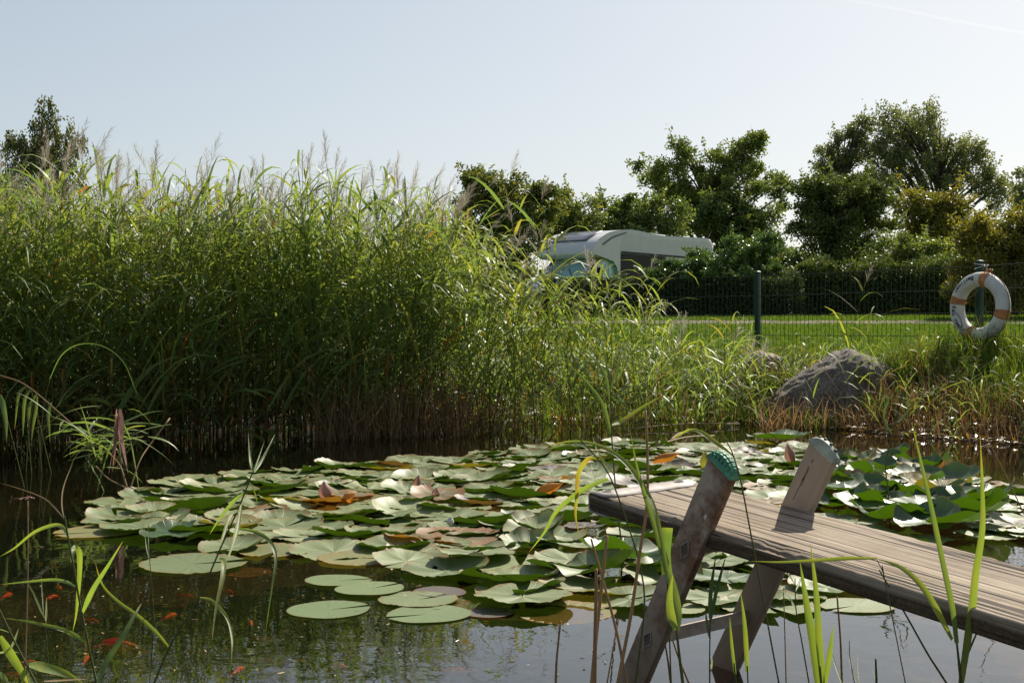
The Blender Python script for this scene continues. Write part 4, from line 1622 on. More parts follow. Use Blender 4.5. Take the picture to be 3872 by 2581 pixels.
def reed_parts(n, base, h, lean, rng, nleaf=13, plume=0.6, low=0.3, leafscale=1.0, dryness=0.0, segs=5, stemw=0.006, ntw=42):
    """returns stems, leaves, plumes as (V,F,T) for n reeds"""
    base = np.asarray(base, float).reshape(n, 3)
    h = np.broadcast_to(h, (n,)).astype(float)
    lean = np.asarray(lean, float).reshape(n, 3)

    def pos(t, i):
        return base[i] + np.stack([lean[i, 0] * t ** 2, lean[i, 1] * t ** 2, np.ones_like(t)], 1) * 0 + \
            (lean[i] * (t ** 2)[:, None] + np.array([0, 0, 1.0]) * t[:, None]) * h[i][:, None]

    def tan(t, i):
        return nrm(lean[i] * (2 * t)[:, None] + np.array([0, 0, 1.0]))
    # stems: two crossed ribbons each, following the curve
    ns_ = 6
    ts = np.linspace(0, 1.0, ns_ + 1)
    Vs, Fs, Ts = [], [], []
    cnt = 0
    ii = np.arange(n)
    for q in range(2):
        ang = rng.uniform(0, np.pi, n) if q == 0 else ang + np.pi / 2
        side = np.stack([np.cos(ang), np.sin(ang), np.zeros(n)], 1)
        V = np.empty((n, ns_ + 1, 2, 3))
        for k, t in enumerate(ts):
            tt = np.full(n, t)
            c = pos(tt, ii)
            w = stemw * (1.0 - .55 * t) * .5
            V[:, k, 0] = c - side * w
            V[:, k, 1] = c + side * w
        idx = np.arange(n * (ns_ + 1) * 2).reshape(n, ns_ + 1, 2)
        Fq = np.stack([idx[:, :-1, 0], idx[:, :-1, 1], idx[:, 1:, 1], idx[:, 1:, 0]], -1).reshape(-1, 4) + cnt
        tint = np.clip(0.95 - 1.1 * ts[None, :] + rng.normal(0, .12, (n, 1)) + dryness, 0, 1)
        Vs.append(V.reshape(-1, 3))
        Fs.append(Fq)
        Ts.append(np.repeat(tint, 2, axis=1).ravel())
        cnt += V.reshape(-1, 3).shape[0]
    stems = (np.concatenate(Vs), np.concatenate(Fs), np.concatenate(Ts))
    # leaves
    i = np.repeat(ii, nleaf)
    j = np.tile(np.arange(nleaf), n)
    t = low + (1.0 - low) * (j + rng.uniform(0, .8, n * nleaf)) / nleaf
    t = np.minimum(t, .99)
    P = pos(t, i)
    T0 = tan(t, i)
    az0 = rng.uniform(0, 2 * np.pi, n)[i]
    az = az0 + j * np.pi + rng.normal(0, .5, n * nleaf)
    out_ = np.stack([np.cos(az), np.sin(az), np.zeros_like(az)], 1)
    out_ = nrm(out_ + WIND * 3.0)
    elev = rng.uniform(.55, 1.9, n * nleaf) + .1 * (t > .85)
    D = nrm(out_ + T0 * elev[:, None])
    Ln_ = (rng.uniform(.24, .56, n * nleaf)) * leafscale * np.where(t > .85, .62, 1.0)
    W = rng.uniform(.011, .023, n * nleaf) * leafscale
    dr = rng.uniform(.5, 3.0, n * nleaf)
    tint = np.clip(.24 + .34 * t + rng.normal(0, .10, n * nleaf) + dryness * .5, 0, .72)
    oldl = rng.random(n * nleaf) < (.018 + .10 * (t < low + .15) + dryness * .4)
    tint = np.where(oldl, rng.uniform(.84, 1.0, n * nleaf), tint)
    leaves = strips(P, D, Ln_, W, dr, segs, tint=tint, rng=rng)
    # plumes
    pl = None
    has = np.where(rng.random(n) < plume)[0]
    if len(has):
        k = ntw
        i2 = np.repeat(has, k)
        u = np.tile(np.linspace(0, 1, k), len(has))
        tip = pos(np.ones(len(i2)), i2)
        tg = tan(np.ones(len(i2)), i2)
        Lp = rng.uniform(.15, .26, len(has)).repeat(k)
        axd = nrm(tg + WIND * 1.2)
        P = tip + axd * (u * Lp)[:, None]
        a = rng.uniform(0, 2 * np.pi, len(i2))
        o2 = np.stack([np.cos(a), np.sin(a), np.zeros_like(a)], 1) + WIND * 2.5
        D = nrm(axd * 1.5 + o2 * rng.uniform(.3, 1.0, len(i2))[:, None])
        Lb = Lp * (.55 - .4 * u) * rng.uniform(.7, 1.2, len(i2))
        tnt = np.repeat(rng.uniform(.1, .95, len(has)), k)
        V1, F1, T1 = strips(P, D, Lb, .0022, .9, 3, prof=np.array([.5, 1, 1, .3]), tint=tnt, rng=rng)
        ax_ = strips(pos(np.ones(len(has)) * .97, has), nrm(tan(np.ones(len(has)), has) + WIND * 1.2), rng.uniform(.2, .28, len(has)), .003, .2, 3, prof=np.ones(4), tint=np.full(len(has), .4), rng=rng)
        pl = (np.concatenate([V1, ax_[0]]), np.concatenate([F1, ax_[1] + len(V1)]), np.concatenate([T1, ax_[2]]))
    return stems, leaves, pl


# where the stand grows: front line and height (metres) by x
FRX = np.array([-4.5, -3.3, -2.6, -1.8, -1.1, -.55, 0.1, .8, 1.5, 2.1])
FRY = np.array([7.2, 7.6, 8.3, 8.9, 9.25, 9.55, 9.9, 10.1, 10.2, 10.3])
HTX = np.array([-4.5, -3.5, -2.6, -1.6, -1.0, -.6, -.3, 0.0, .4, .9, 1.4, 2.1])
HTY = np.array([1.78, 1.80, 1.90, 1.93, 1.95, 1.80, 1.45, 1.24, 1.12, .98, .82, .62])
DPX = np.array([-4.5, -2.0, -.9, -.4, .2, 1.2, 2.1])
DPY = np.array([2.6, 2.5, 2.2, 1.4, .95, .8, .6])
DNX = np.array([-4.5, -1.5, -.6, -.1, .5, 1.4, 2.1])
DNY = np.array([120, 122, 95, 34, 14, 11, 9])


def sow(nmax, rng, x0, x1, dens_mul=1.0, depth=None):
    out_ = []
    for _ in range(nmax * 60):
        if len(out_) >= nmax:
            break
        x = rng.uniform(x0, x1)
        dmax = np.interp(x, DPX, DPY)
        v = rng.uniform(0, 1) ** 1.25 * (dmax if depth is None else depth)
        if rng.random() > np.interp(x, DNX, DNY) * dens_mul / 125 * (dmax / 2.6):
            continue
        y = np.interp(x, FRX, FRY) + v + rng.normal(0, .06)
        out_.append((x, y, v))
    return np.array(out_)


rng = np.random.default_rng(5)
S = sow(1640, rng, -4.6, 2.1)
S = S[np.argsort(S[:, 2])]
nind = 190
front, rest = S[:nind], S[nind:]
gzr = np.minimum(ground_z(rest[:, 0], rest[:, 1]), 5.0)
hr = np.interp(rest[:, 0], HTX, HTY) * rng.triangular(.66, .93, 1.08, len(rest))
hr = np.minimum(hr, 2.15)
gzr = np.where(gzr > 0, gzr, -.25)
hr = hr - np.maximum(gzr, -.25) * .8
leanr = np.stack([rng.normal(.04, .12, len(rest)) + .10 * (rest[:, 0] > -1.2), rng.normal(-.02, .07, len(rest)), np.zeros(len(rest))], 1)
st, lv_, pl = reed_parts(len(rest), np.stack([rest[:, 0], rest[:, 1], gzr], 1), hr, leanr, rng, 12, .30, .14, stemw=.0055)
A = Acc()
A.add(*st)
nstem = len(st[1])
A.add(*lv_)
nleaf_f = len(lv_[1])
A.add(*pl)
mids = np.concatenate([np.zeros(nstem), np.ones(nleaf_f), np.full(len(pl[1]), 2)])
bed = mk('reed_bed', np.concatenate(A.V), np.concatenate(A.F), [M['stem'], M['reed'], M['plume']], np.concatenate(A.T), smooth=True, mids=mids)
tag(bed, 'dense green reed stand with feathery plumes along the far left bank', kind='stuff')

# the front row: every reed a thing of its own
VAR = {}
for cls, hh_, cnt in (('tall', 1.9, 9), ('mid', 1.3, 6), ('short', .85, 4)):
    VAR[cls] = []
    for k in range(cnt):
        rg = np.random.default_rng(50 + k + int(hh_ * 10))
        ln0 = np.array([[rg.normal(.03, .13), rg.normal(-.06, .06), 0]])
        st, lv_, pl = reed_parts(1, [[0, 0, -.25]], hh_ + .25, ln0, rg, {'tall': 14, 'mid': 11, 'short': 8}[cls], 1.0 if (k % 2 == 0 and cls == 'tall') or (k == 0 and cls == 'mid') else 0.0, [.36, .14, .26][k % 3] if cls != 'short' else .3, {'tall': 1.3, 'mid': 1.25, 'short': .95}[cls])
        if cls != 'tall':
            lv_ = (lv_[0], lv_[1], np.where(lv_[2] < .75, np.clip(lv_[2] + .16, 0, .78), lv_[2]))
        ms = [mk('stem', st[0], st[1], M['stem'], st[2], link=False).data, mk('foliage', lv_[0], lv_[1], M['reed'], lv_[2], link=False).data]
        ms.append(mk('plume', pl[0], pl[1], M['plume'], pl[2], link=False).data if pl is not None else None)
        VAR[cls].append(ms)


def put_reed(x, y, z, s, cls, label, group, rz=None, k=None):
    ms = VAR[cls][random.randrange(len(VAR[cls])) if k is None else k]
    root = empty('reed', (x, y, z), random.gauss(0, .8) if rz is None else rz, label, 'reed', group)
    root.scale = (s, s, s)
    for nm, me in zip(('stem', 'foliage', 'plume'), ms):
        if me is None:
            continue
        o = bpy.data.objects.new(nm, me)
        COL.objects.link(o)
        o.parent = root
    return root


for (x, y, v) in front:
    h_ = float(np.interp(x, HTX, HTY)) * random.uniform(.72, 1.02)
    cls = 'tall' if h_ > 1.5 else ('mid' if h_ > 1.0 else 'short')
    s = h_ / {'tall': 1.9, 'mid': 1.3, 'short': .85}[cls]
    lab = {'tall': 'tall green reed in the front row of the stand at the left', 'mid': 'waist high reed with arching leaves in front of the lawn',
           'short': 'short thin reed in front of the fence, left of the boulder'}[cls]
    put_reed(x, y, max(0, float(ground_z(np.array([x]), np.array([y]))[0])), s, cls, lab, {'tall': 'front row of tall reeds', 'mid': 'waist high reeds in the middle', 'short': 'short reeds beside the boulder'}[cls])

# a few leaning over the edge of the stand and some round the boulder and the fence
EXTRA = [(1180, 340, 9.6, 'tall', 'single tall reed rising above the others where the stand thins out'),
         (1040, 440, 9.7, 'tall', 'tall reed with a plume at the right shoulder of the stand'),
         (1250, 400, 10.2, 'tall', 'thin reed whose plume shows against the tree left of the motorhome'),
         (985, 400, 9.6, 'tall', 'reed with a drooping plume just left of the stand shoulder'),
         (1500, 560, 10.3, 'mid', 'reed standing before the motorhome side'),
         (1380, 590, 10.2, 'mid', 'reed with arching leaves before the motorhome window'),
         (1975, 590, 9.6, 'mid', 'tall reed with a plume standing in front of the big boulder'),
         (1700, 690, 10.2, 'short', 'leafy reed left of the first fence post'),
         (1735, 670, 10.3, 'short', 'reed overlapping the first fence post'),
         (2060, 690, 9.5, 'short', 'reed right of the big boulder'),
         (2110, 850, 8.4, 'short', 'short reed rising from the water in front of the right bank'),
         (1900, 760, 9.7, 'short', 'reed leaning across the face of the big boulder'),
         (2000, 800, 9.5, 'short', 'low reed by the right end of the boulder'),
         (2230, 860, 8.2, 'short', 'reed standing in the water below the life ring'),
         (1640, 760, 10.0, 'short', 'reed standing in water before the lawn, left of the small boulder')]
for (vx, vy, Y, cls, lab) in EXTRA:
    t = at(vx, vy, Y)
    h_ = max(.35, t[2]) / 1.02
    s = h_ / {'tall': 2.1, 'mid': 1.5, 'short': 1.0}[cls]
    put_reed(t[0] - .12 * h_, Y, 0.0, s, cls, lab, None, rz=random.gauss(0, .3), k=0 if cls != 'short' else None)

for k in range(44):
    x = random.uniform(-.25, 1.25)
    y = float(np.interp(x, FRX, FRY)) + random.uniform(-.15, .5)
    h_ = np.interp(x, [-.25, .3, .9, 1.25], [1.72, 1.60, 1.38, 1.15]) * random.uniform(.85, 1.12)
    rr0 = put_reed(x, y, 0.0, h_ / 1.5, 'mid', 'tall light green reed with long bent blades standing in front of the motorhome', 'light green reeds before the motorhome', rz=random.choice((0, math.pi)) + random.gauss(0, .5))
    rr0.rotation_euler[0] = random.gauss(0, .06)
    rr0.rotation_euler[1] = random.gauss(-.05, .10)

# dead brown stems at the foot of the stand and on the right bank
rng = np.random.default_rng(21)
S2 = sow(1700, rng, -1.4, 2.3, 3.0, depth=.7)
h2 = rng.uniform(.15, .5, len(S2))
D = np.stack([rng.normal(0.0, .34, len(S2)), rng.normal(0, .25, len(S2)), np.ones(len(S2))], 1)
z0 = np.maximum(ground_z(S2[:, 0], S2[:, 1]), -.05)
V1 = strips(np.stack([S2[:, 0], S2[:, 1] - .22, z0], 1), D, h2, rng.uniform(.003, .007, len(S2)), rng.uniform(0, .5, len(S2)), 3, prof=np.array([1, 1, .9, .6]), tint=rng.uniform(0, .8, len(S2)), rng=rng)
tag(mk('dead_reed_stems', V1[0], V1[1], M['dry'], V1[2]), 'brown dead stems crowding the foot of the reed stand', kind='stuff')


def bank_points(n, rng, x0, x1, sd0, sd1, y0=7.5, y1=13.2, fn=None):
    pts = []
    while len(pts) < n:
        x = rng.uniform(x0, x1, n * 4)
        y = rng.uniform(y0, y1, n * 4)
        sd = pond_sd(x, y)
        ok = (sd > sd0) & (sd < sd1) & (np.abs(x / y) < .47)
        if fn is not None:
            ok &= fn(x, y, sd, rng)
        pts += list(zip(x[ok], y[ok]))
        if len(pts) == 0:
            break
    return np.array(pts[:n])


B = bank_points(3600, rng, 1.9, 5.0, -.10, .60)
z0 = ground_z(B[:, 0], B[:, 1])
V1 = strips(np.stack([B[:, 0], B[:, 1], z0 - .02], 1), np.stack([rng.normal(0, .3, len(B)), rng.normal(0, .3, len(B)), np.ones(len(B))], 1), rng.uniform(.05, .24, len(B)), rng.uniform(.003, .007, len(B)), .3, 2, prof=np.array([1, .9, .6]), tint=rng.uniform(0, .75, len(B)), rng=rng)
tag(mk('reed_stubble', V1[0], V1[1], M['dry'], V1[2]), 'short brown stubble on the muddy right bank', kind='stuff')
B = bank_points(5200, rng, -.5, 5.0, -.12, .65)
z0 = np.maximum(ground_z(B[:, 0], B[:, 1]), .0)
nB = len(B)
V1 = strips(np.stack([B[:, 0], B[:, 1], z0 + rng.uniform(.003, .03, nB)], 1), np.stack([rng.normal(0, 1, nB), rng.normal(0, 1, nB), rng.uniform(-.1, .45, nB)], 1), rng.uniform(.02, .10, nB), rng.uniform(.008, .022, nB), .6, 2, prof=np.array([.5, 1, .2]), tint=rng.uniform(0, 1, nB), rng=rng)
tag(mk('leaf_litter', V1[0], V1[1], M['litter'], V1[2]), 'yellow brown wet leaf litter along the waterline', kind='stuff')

n_ = 900
bx_ = np.concatenate([rng.uniform(2.0, 3.5, 600), rng.uniform(3.2, 3.6, 300)])
by_ = np.concatenate([rng.uniform(9.95, 10.35, 600), rng.uniform(10.1, 10.9, 300)])
by_ = np.where(bx_ > 2.9, by_ - (bx_ - 2.9) * .9 * (np.arange(n_) < 600), by_)
V1 = strips(np.stack([bx_, by_, np.maximum(ground_z(bx_, by_), 0) - .02], 1), np.stack([rng.normal(.15, .5, n_), rng.normal(0, .3, n_), np.ones(n_)], 1), rng.uniform(.10, .38, n_), rng.uniform(.004, .008, n_), rng.uniform(.2, 1.8, n_), 4, tint=rng.uniform(.1, 1, n_), rng=rng)
tag(mk('straw', V1[0], V1[1], M['dry'], V1[2]), 'bleached straw and bent dead stems round the foot of the big boulder', kind='stuff')

# fallen dry stalks lying at the waterline
for k, (a, b, Y1, Y2) in enumerate([((1505, 1022), (1640, 1000), 8.6, 9.1), ((1440, 985), (1700, 973), 9.4, 9.6), ((1540, 1010), (1580, 992), 8.9, 9.3)]):
    p0, p1 = onz(*a, .012), onz(*b, .02)
    mid_ = (p0 + p1) / 2 + [0, 0, .02]
    V, Fq = tube(catmull([p0, mid_, p1], 4), .006, 6)
    o = mk('fallen_stalk', V, Fq, M['dry'], np.full(len(V), .85))
    tag(o, ['pale fallen stalk lying on the water behind the pads, slanting to the right', 'longest pale fallen stalk lying level along the far waterline', 'short broken stalk on the water behind the pads'][k], 'stalk', 'fallen stalks on the water')

# ------------------------------------------------------------------ grass
rng = np.random.default_rng(31)
# lawn
nl = 150000
y = 12.4 + 13.2 * rng.uniform(0, 1, nl) ** 1.15
x = rng.uniform(-.05, .46, nl) * y
z = ground_z(x, y)
keep = (pond_sd(x, y) > 1.6) & ~((y > 20.95) & (y < 22.5) & (rng.random(nl) < .75))
x, y, z = x[keep], y[keep], z[keep]
n_ = len(x)
V1 = strips(np.stack([x, y, z], 1), np.stack([rng.normal(0, .45, n_), rng.normal(0, .45, n_), np.ones(n_)], 1), rng.uniform(.025, .065, n_), .004 + .0005 * y, .8, 1, prof=np.array([1, .25]), tint=np.clip(rng.normal(.5, .25, n_), 0, 1), rng=rng)
tag(mk('lawn_grass', V1[0], V1[1], M['lawn'], V1[2]), 'short mown lawn grass behind the fence', kind='stuff')


# bank grass, taller, clumpy, thick round the fence foot and the life ring post
def clump(x, y, sd, rng):
    f = .5 + .5 * np.sin(x * 4.1 + 1.3 * np.sin(y * 3.3)) * np.sin(y * 3.7 + x)
    near = np.exp(-((x - 4.0) ** 2 + (y - 10.6) ** 2) / .25)
    return rng.random(len(x)) < np.clip(.35 + .6 * f * sm((sd - .1) / .5) + near, 0, 1)


B = bank_points(34000, rng, -1.5, 5.6, .22, 3.0, 7.5, 14.5, clump)
z0 = ground_z(B[:, 0], B[:, 1])
n_ = len(B)
sdB = pond_sd(B[:, 0], B[:, 1])
near = np.exp(-((B[:, 0] - 4.0) ** 2 + (B[:, 1] - 10.6) ** 2) / .2) + .9 * np.exp(-((B[:, 0] - 3.42) ** 2 + (B[:, 1] - 10.9) ** 2) / .12)
fenceline = np.interp(B[:, 0], [.495, 2.495, 4.018, 4.9], [14.34, 12.84, 10.86, 8.5])
behind = B[:, 1] > fenceline
hgt = rng.uniform(.04, .15, n_) * (1 + 1.5 * np.clip(near, 0, 1)) * np.where(behind, .35, 1.0) * (1 + .5 * (rng.random(n_) < .06))
V1 = strips(np.stack([B[:, 0], B[:, 1], z0 - .01], 1), np.stack([rng.normal(.08, .28, n_), rng.normal(0, .28, n_), np.ones(n_)], 1), hgt, rng.uniform(.004, .009, n_), rng.uniform(.2, 1.6, n_), 3, prof=np.array([.8, 1, .75, .1]), tint=np.clip(rng.normal(.5, .25, n_) + .15 * (rng.random(n_) < .2), 0, 1), rng=rng)
tag(mk('bank_grass', V1[0], V1[1], M['grass'], V1[2]), 'long rough grass on the far bank between water and fence', kind='stuff')

# lush tussocks round the boulder and the life ring post
TP, TH = [], []
for cx_, cy_, cr_, ch_, cn_ in [(3.33, 10.62, .24, .40, 420), (3.60, 10.45, .26, .30, 380), (4.05, 10.60, .24, .42, 420), (4.25, 10.1, .35, .30, 360), (3.75, 9.75, .45, .24, 420),
                                (2.25, 11.1, .25, .26, 260), (3.1, 11.2, .3, .24, 240), (3.95, 9.2, .4, .20, 300), (3.0, 10.0, .16, .26, 90), (2.45, 10.2, .2, .24, 90), (1.2, 10.9, .5, .34, 420), (.2, 11.1, .5, .36, 380), (2.0, 10.85, .3, .28, 200), (1.6, 11.3, .5, .22, 300), (.7, 11.5, .6, .22, 300)]:
    q = rng.normal(0, cr_ * .6, (cn_, 2)) + [cx_, cy_]
    TP.append(q)
    TH.append(ch_ * rng.uniform(.4, 1.05, cn_))
TP, TH = np.concatenate(TP), np.concatenate(TH)
n_ = len(TP)
V1 = strips(np.stack([TP[:, 0], TP[:, 1], np.maximum(ground_z(TP[:, 0], TP[:, 1]), 0) - .01], 1), np.stack([rng.normal(.05, .30, n_), rng.normal(0, .28, n_), np.ones(n_)], 1), TH, rng.uniform(.005, .012, n_), rng.uniform(.3, 2.0, n_), 5, tint=np.clip(rng.normal(.45, .22, n_), 0, .9), rng=rng)
tag(mk('tall_grass', V1[0], V1[1], M['grass'], V1[2]), 'lush tall grass tussocks round the boulder and the life ring post', kind='stuff')

# fresh reed shoots with broad leaves on the bank: light yellow green
B = bank_points(330, rng, -.3, 5.0, -.05, 1.3, 7.5, 13.5)
z0 = ground_z(B[:, 0], B[:, 1])
n_ = len(B)
lean = np.stack([rng.normal(.1, .15, n_), rng.normal(0, .12, n_), np.zeros(n_)], 1)
st, lv_, pl = reed_parts(n_, np.stack([B[:, 0], B[:, 1], z0 - .02], 1), rng.uniform(.12, .36, n_), lean, rng, 6, 0.0, .1, .5, stemw=.004)
A = Acc()
A.add(*st)
A.add(lv_[0], lv_[1], np.clip(lv_[2] + .12, 0, 1))
mids = np.concatenate([np.zeros(len(st[1])), np.ones(len(lv_[1]))])
o = mk('young_reed_shoots', np.concatenate(A.V), np.concatenate(A.F), [M['stem'], M['reed']], np.concatenate(A.T), mids=mids)
tag(o, 'young light green reed shoots scattered over the far bank', kind='stuff')

# ------------------------------------------------------------------ trees


def leaf_quads(C, size, rng, droop=0.0, tint=None, asp=.55):
    n = len(C)
    D = rng.normal(size=(n, 3))
    D[:, 2] -= droop * 2
    return strips(C, D, size * rng.uniform(.7, 1.3, n), size * asp, 0.0, 2, prof=np.array([.25, 1.0, .15]), tint=tint, twist=np.zeros(n), side=nrm(rng.normal(size=(n, 3))), rng=rng)


def tree(name, label, Y, base_vx, lobes, ncl, nlf, rcl, leaf, mat, seed, cat='tree', droop=0.0, trunk=.10, group=None, tintc=.45, gz=None, depth=None, sprigs=0.25, limbs=True, trunk_lo=None):
    """lobes: (vx, vy, rx, ry) ellipses in view pixels at depth Y -> real ellipsoids"""
    rng = np.random.default_rng(seed)
    px = VS / F * Y
    L_ = []
    for (vx, vy, rx, ry) in lobes:
        c = at(vx, vy, Y)
        L_.append((c, rx * px, ry * px))
    b = at(base_vx, 800, Y)
    z_g = float(ground_z(np.array([b[0]]), np.array([Y]))[0]) if gz is None else gz
    root = empty(name, (b[0], Y, z_g), 0, label, cat, group)
    org = np.array([b[0], Y, z_g])
    wts = np.array([l[1] * l[2] for l in L_])
    wts /= wts.sum()
    cl = []
    for k in range(ncl):
        c, rx, ry = L_[rng.choice(len(L_), p=wts)]
        d = rng.normal(size=3)
        d /= np.linalg.norm(d)
        r = rng.uniform(.25, 1.0) ** .5
        dy = (rx if depth is None else depth)
        cl.append(c + d * r * np.array([rx, dy, ry]))
    cl = np.array(cl)
    topz = max(c[2] + ry * .5 for c, rx, ry in L_)
    cen = np.mean([c for c, _, _ in L_], axis=0)
    A = Acc()
    topz = z_g + (topz - z_g) * .8
    tp = np.array([cen[0], cen[1], topz])
    tr_pts = catmull([org, org * .6 + tp * .4 + [rng.normal(0, .1), 0, 0], tp], 6)
    V, Fq = tube(tr_pts, np.linspace(trunk, trunk * .15, len(tr_pts)), 8)
    A.add(V, Fq)
    if limbs:
        zlo = z_g + (topz - z_g) * .22
        for c in cl[: min(len(cl), 110)]:
            za = max(zlo, min(c[2] - abs(c[0] - cen[0]) * .9 - .2, topz * .9))
            f = np.clip((za - z_g) / (topz - z_g), 0, .95)
            k = int(f * (len(tr_pts) - 1))
            a0 = tr_pts[k]
            mid_ = (a0 + c) / 2 + [0, 0, .12 * np.linalg.norm(c - a0) * (1 if droop < .5 else .8)]
            V, Fq = tube(catmull([a0, mid_, c], 3), np.linspace(trunk * .28, trunk * .05, 7), 4, cap=False)
            A.add(V, Fq)
    A.obj('trunk', M['bark'], root)
    Cn, Tn = [], []
    for c in cl:
        n = int(nlf * rng.uniform(.6, 1.4))
        rr_ = rcl * rng.uniform(.6, 1.35)
        q = rng.normal(size=(n, 3))
        q = q / np.linalg.norm(q, axis=1, keepdims=True) * (rng.uniform(0, 1, (n, 1)) ** .45) * rr_
        if droop:
            q[:, 2] *= 1.0 + droop
            q[:, 0] *= 1 - .3 * droop
        else:
            q[:, 2] *= .75
        Cn.append(c + q)
        Tn.append(np.clip(rng.normal(tintc, .12) + rng.normal(0, .14, n), 0, 1))
        # sprigs poking out of the outline
        if rng.random() < sprigs:
            d = c - cen
            d = d / (np.linalg.norm(d) + 1e-6) + rng.normal(0, .35, 3) + [0, 0, .5 - droop]
            d /= np.linalg.norm(d)
            m_ = int(nlf * .28)
            s_ = rng.uniform(0, 1, m_)
            Cn.append(c + d * (s_ * rr_ * 2.3)[:, None] + rng.normal(0, rr_ * .13, (m_, 3)))
            Tn.append(np.clip(rng.normal(tintc + .15, .1, m_), 0, 1))
    Cn = np.concatenate(Cn)
    Tn = np.concatenate(Tn)
    V, Fq, T = leaf_quads(Cn, leaf, rng, droop, Tn)
    cr = mk('crown', V, Fq, mat, T)
    for o in (cr,) + tuple(root.children):
        pass
    cr.parent = root
    # geometry was laid out in world coordinates
    for o in root.children:
        o.matrix_parent_inverse = Matrix.Translation(tuple(-float(k) for k in org))
    return root


tree('birch_tree', 'slender birch with drooping twigs rising behind the left end of the reeds', 30, 105,
     [(108, 260, 22, 42), (105, 330, 55, 55), (60, 350, 50, 45), (150, 345, 50, 50), (35, 330, 22, 25), (165, 300, 18, 18), (105, 400, 95, 50), (15, 350, 25, 30)], 135, 58, .15, .07, M['l_birch'], 3, droop=1.1, trunk=.09, sprigs=.5)
tree('bush', 'dark bush at the left edge of the picture under the birch', 26, 5, [(0, 450, 60, 55), (-60, 470, 80, 60)], 30, 180, .35, .09, M['l_dark'], 4, cat='bush')
tree('broadleaf_tree', 'dark tree with yellow green tips left of the motorhome', 31, 1150,
     [(1110, 422, 48, 36), (1190, 428, 50, 36), (1100, 490, 55, 55), (1190, 510, 75, 70), (1140, 590, 100, 60), (1060, 560, 40, 70), (1250, 470, 38, 45)], 165, 190, .27, .085, M['l_dark'], 5, tintc=.62, trunk=.12)
tree('bush', 'yellowish sparse bush between the dark tree and the motorhome roof', 44, 1320,
     [(1300, 480, 45, 40), (1350, 500, 45, 40), (1270, 520, 50, 50)], 50, 170, .33, .11, M['l_sumac'], 6, cat='bush', tintc=.6)
tree('sumac_tree', 'dark green sumac behind the motorhome roof', 46, 1440,
     [(1400, 490, 50, 40), (1470, 490, 60, 42), (1540, 500, 50, 45), (1440, 530, 110, 45), (1350, 560, 80, 50)], 90, 200, .42, .14, M['l_sumac'], 7, tintc=.4)
tree('sumac_tree', 'green sumac with reddish seed heads right of the motorhome roof', 50, 1690,
     [(1660, 490, 70, 45), (1730, 500, 55, 45), (1710, 550, 80, 45), (1620, 510, 60, 40)], 90, 200, .40, .14, M['l_sumac'], 8, tintc=.48)
tree('broadleaf_tree', 'tall ragged green tree behind the motorhome rear', 52, 1620,
     [(1580, 370, 45, 38), (1640, 390, 60, 50), (1715, 355, 45, 40), (1730, 400, 45, 45), (1500, 400, 45, 28), (1540, 410, 55, 45), (1470, 375, 20, 12), (1640, 440, 130, 40), (1740, 330, 20, 22), (1560, 335, 16, 18), (1800, 440, 40, 40)], 150, 120, .38, .13, M['l_mid'], 9, trunk=.2, tintc=.5)
tree('broadleaf_tree', 'rounded dark tree standing before the willow', 31, 1900,
     [(1880, 460, 60, 50), (1950, 450, 70, 50), (2010, 480, 55, 50), (1860, 530, 60, 50), (1950, 540, 90, 60), (1900, 610, 80, 50), (1850, 660, 50, 50)], 130, 220, .30, .08, M['l_dark'], 10, tintc=.42, trunk=.13)
tree('willow_tree', 'big grey green willow with spreading limbs towering at the right', 54, 2110,
     [(2090, 280, 75, 48), (2120, 340, 80, 60), (2040, 340, 50, 50), (2190, 350, 50, 50), (2240, 390, 40, 60), (2280, 440, 40, 50), (2150, 410, 70, 45), (2030, 410, 50, 50), (2310, 470, 30, 40), (2230, 330, 30, 28)], 240, 105, .34, .115, M['l_willow'], 11, trunk=.30, sprigs=.4, droop=.25, tintc=.5)
tree('willow_tree', 'smaller willow leaning out left of the big willow', 55, 1930,
     [(1900, 380, 38, 50), (1950, 350, 45, 60), (1985, 300, 32, 42), (1880, 430, 35, 35), (1930, 430, 55, 40)], 105, 100, .32, .115, M['l_willow'], 12, trunk=.2, sprigs=.45, tintc=.35)
tree('bush', 'orange tinged bush under the big willow', 34, 2130,
     [(2100, 480, 50, 35), (2170, 490, 55, 35), (2140, 540, 70, 40), (2210, 520, 50, 40)], 80, 180, .30, .09, M['l_yellow'], 13, cat='bush', tintc=.55)
tree('bush', 'light green bush between the dark tree and the yellow hedge', 29, 2090,
     [(2070, 580, 70, 45), (2130, 600, 70, 50), (2050, 640, 90, 50)], 80, 190, .26, .075, M['l_mid'], 14, cat='bush', tintc=.5)
tree('bush', 'broad yellow and dark green hedge bush at the right edge', 24, 2290,
     [(2260, 540, 70, 40), (2330, 530, 60, 45), (2280, 600, 90, 60), (2370, 590, 60, 80), (2240, 650, 70, 60), (2340, 670, 80, 50)], 150, 230, .24, .065, M['l_yellow'], 15, cat='bush', tintc=.28)
tree('bush', 'glossy green shrub growing over the hedge before the motorhome rear', 26.3, 1640,
     [(1500, 632, 30, 14), (1550, 618, 40, 22), (1610, 606, 35, 30), (1690, 590, 55, 42), (1750, 590, 50, 45), (1640, 625, 110, 25), (1765, 562, 30, 25)], 130, 200, .14, .055, M['l_shrub'], 16, cat='bush', tintc=.5, trunk=.05, sprigs=.5, limbs=False)
tree('bush', 'thin far tree at the right edge behind the yellow hedge', 50, 2350, [(2352, 430, 20, 50), (2345, 480, 25, 30)], 20, 130, .4, .12, M['l_willow'], 17, cat='bush')
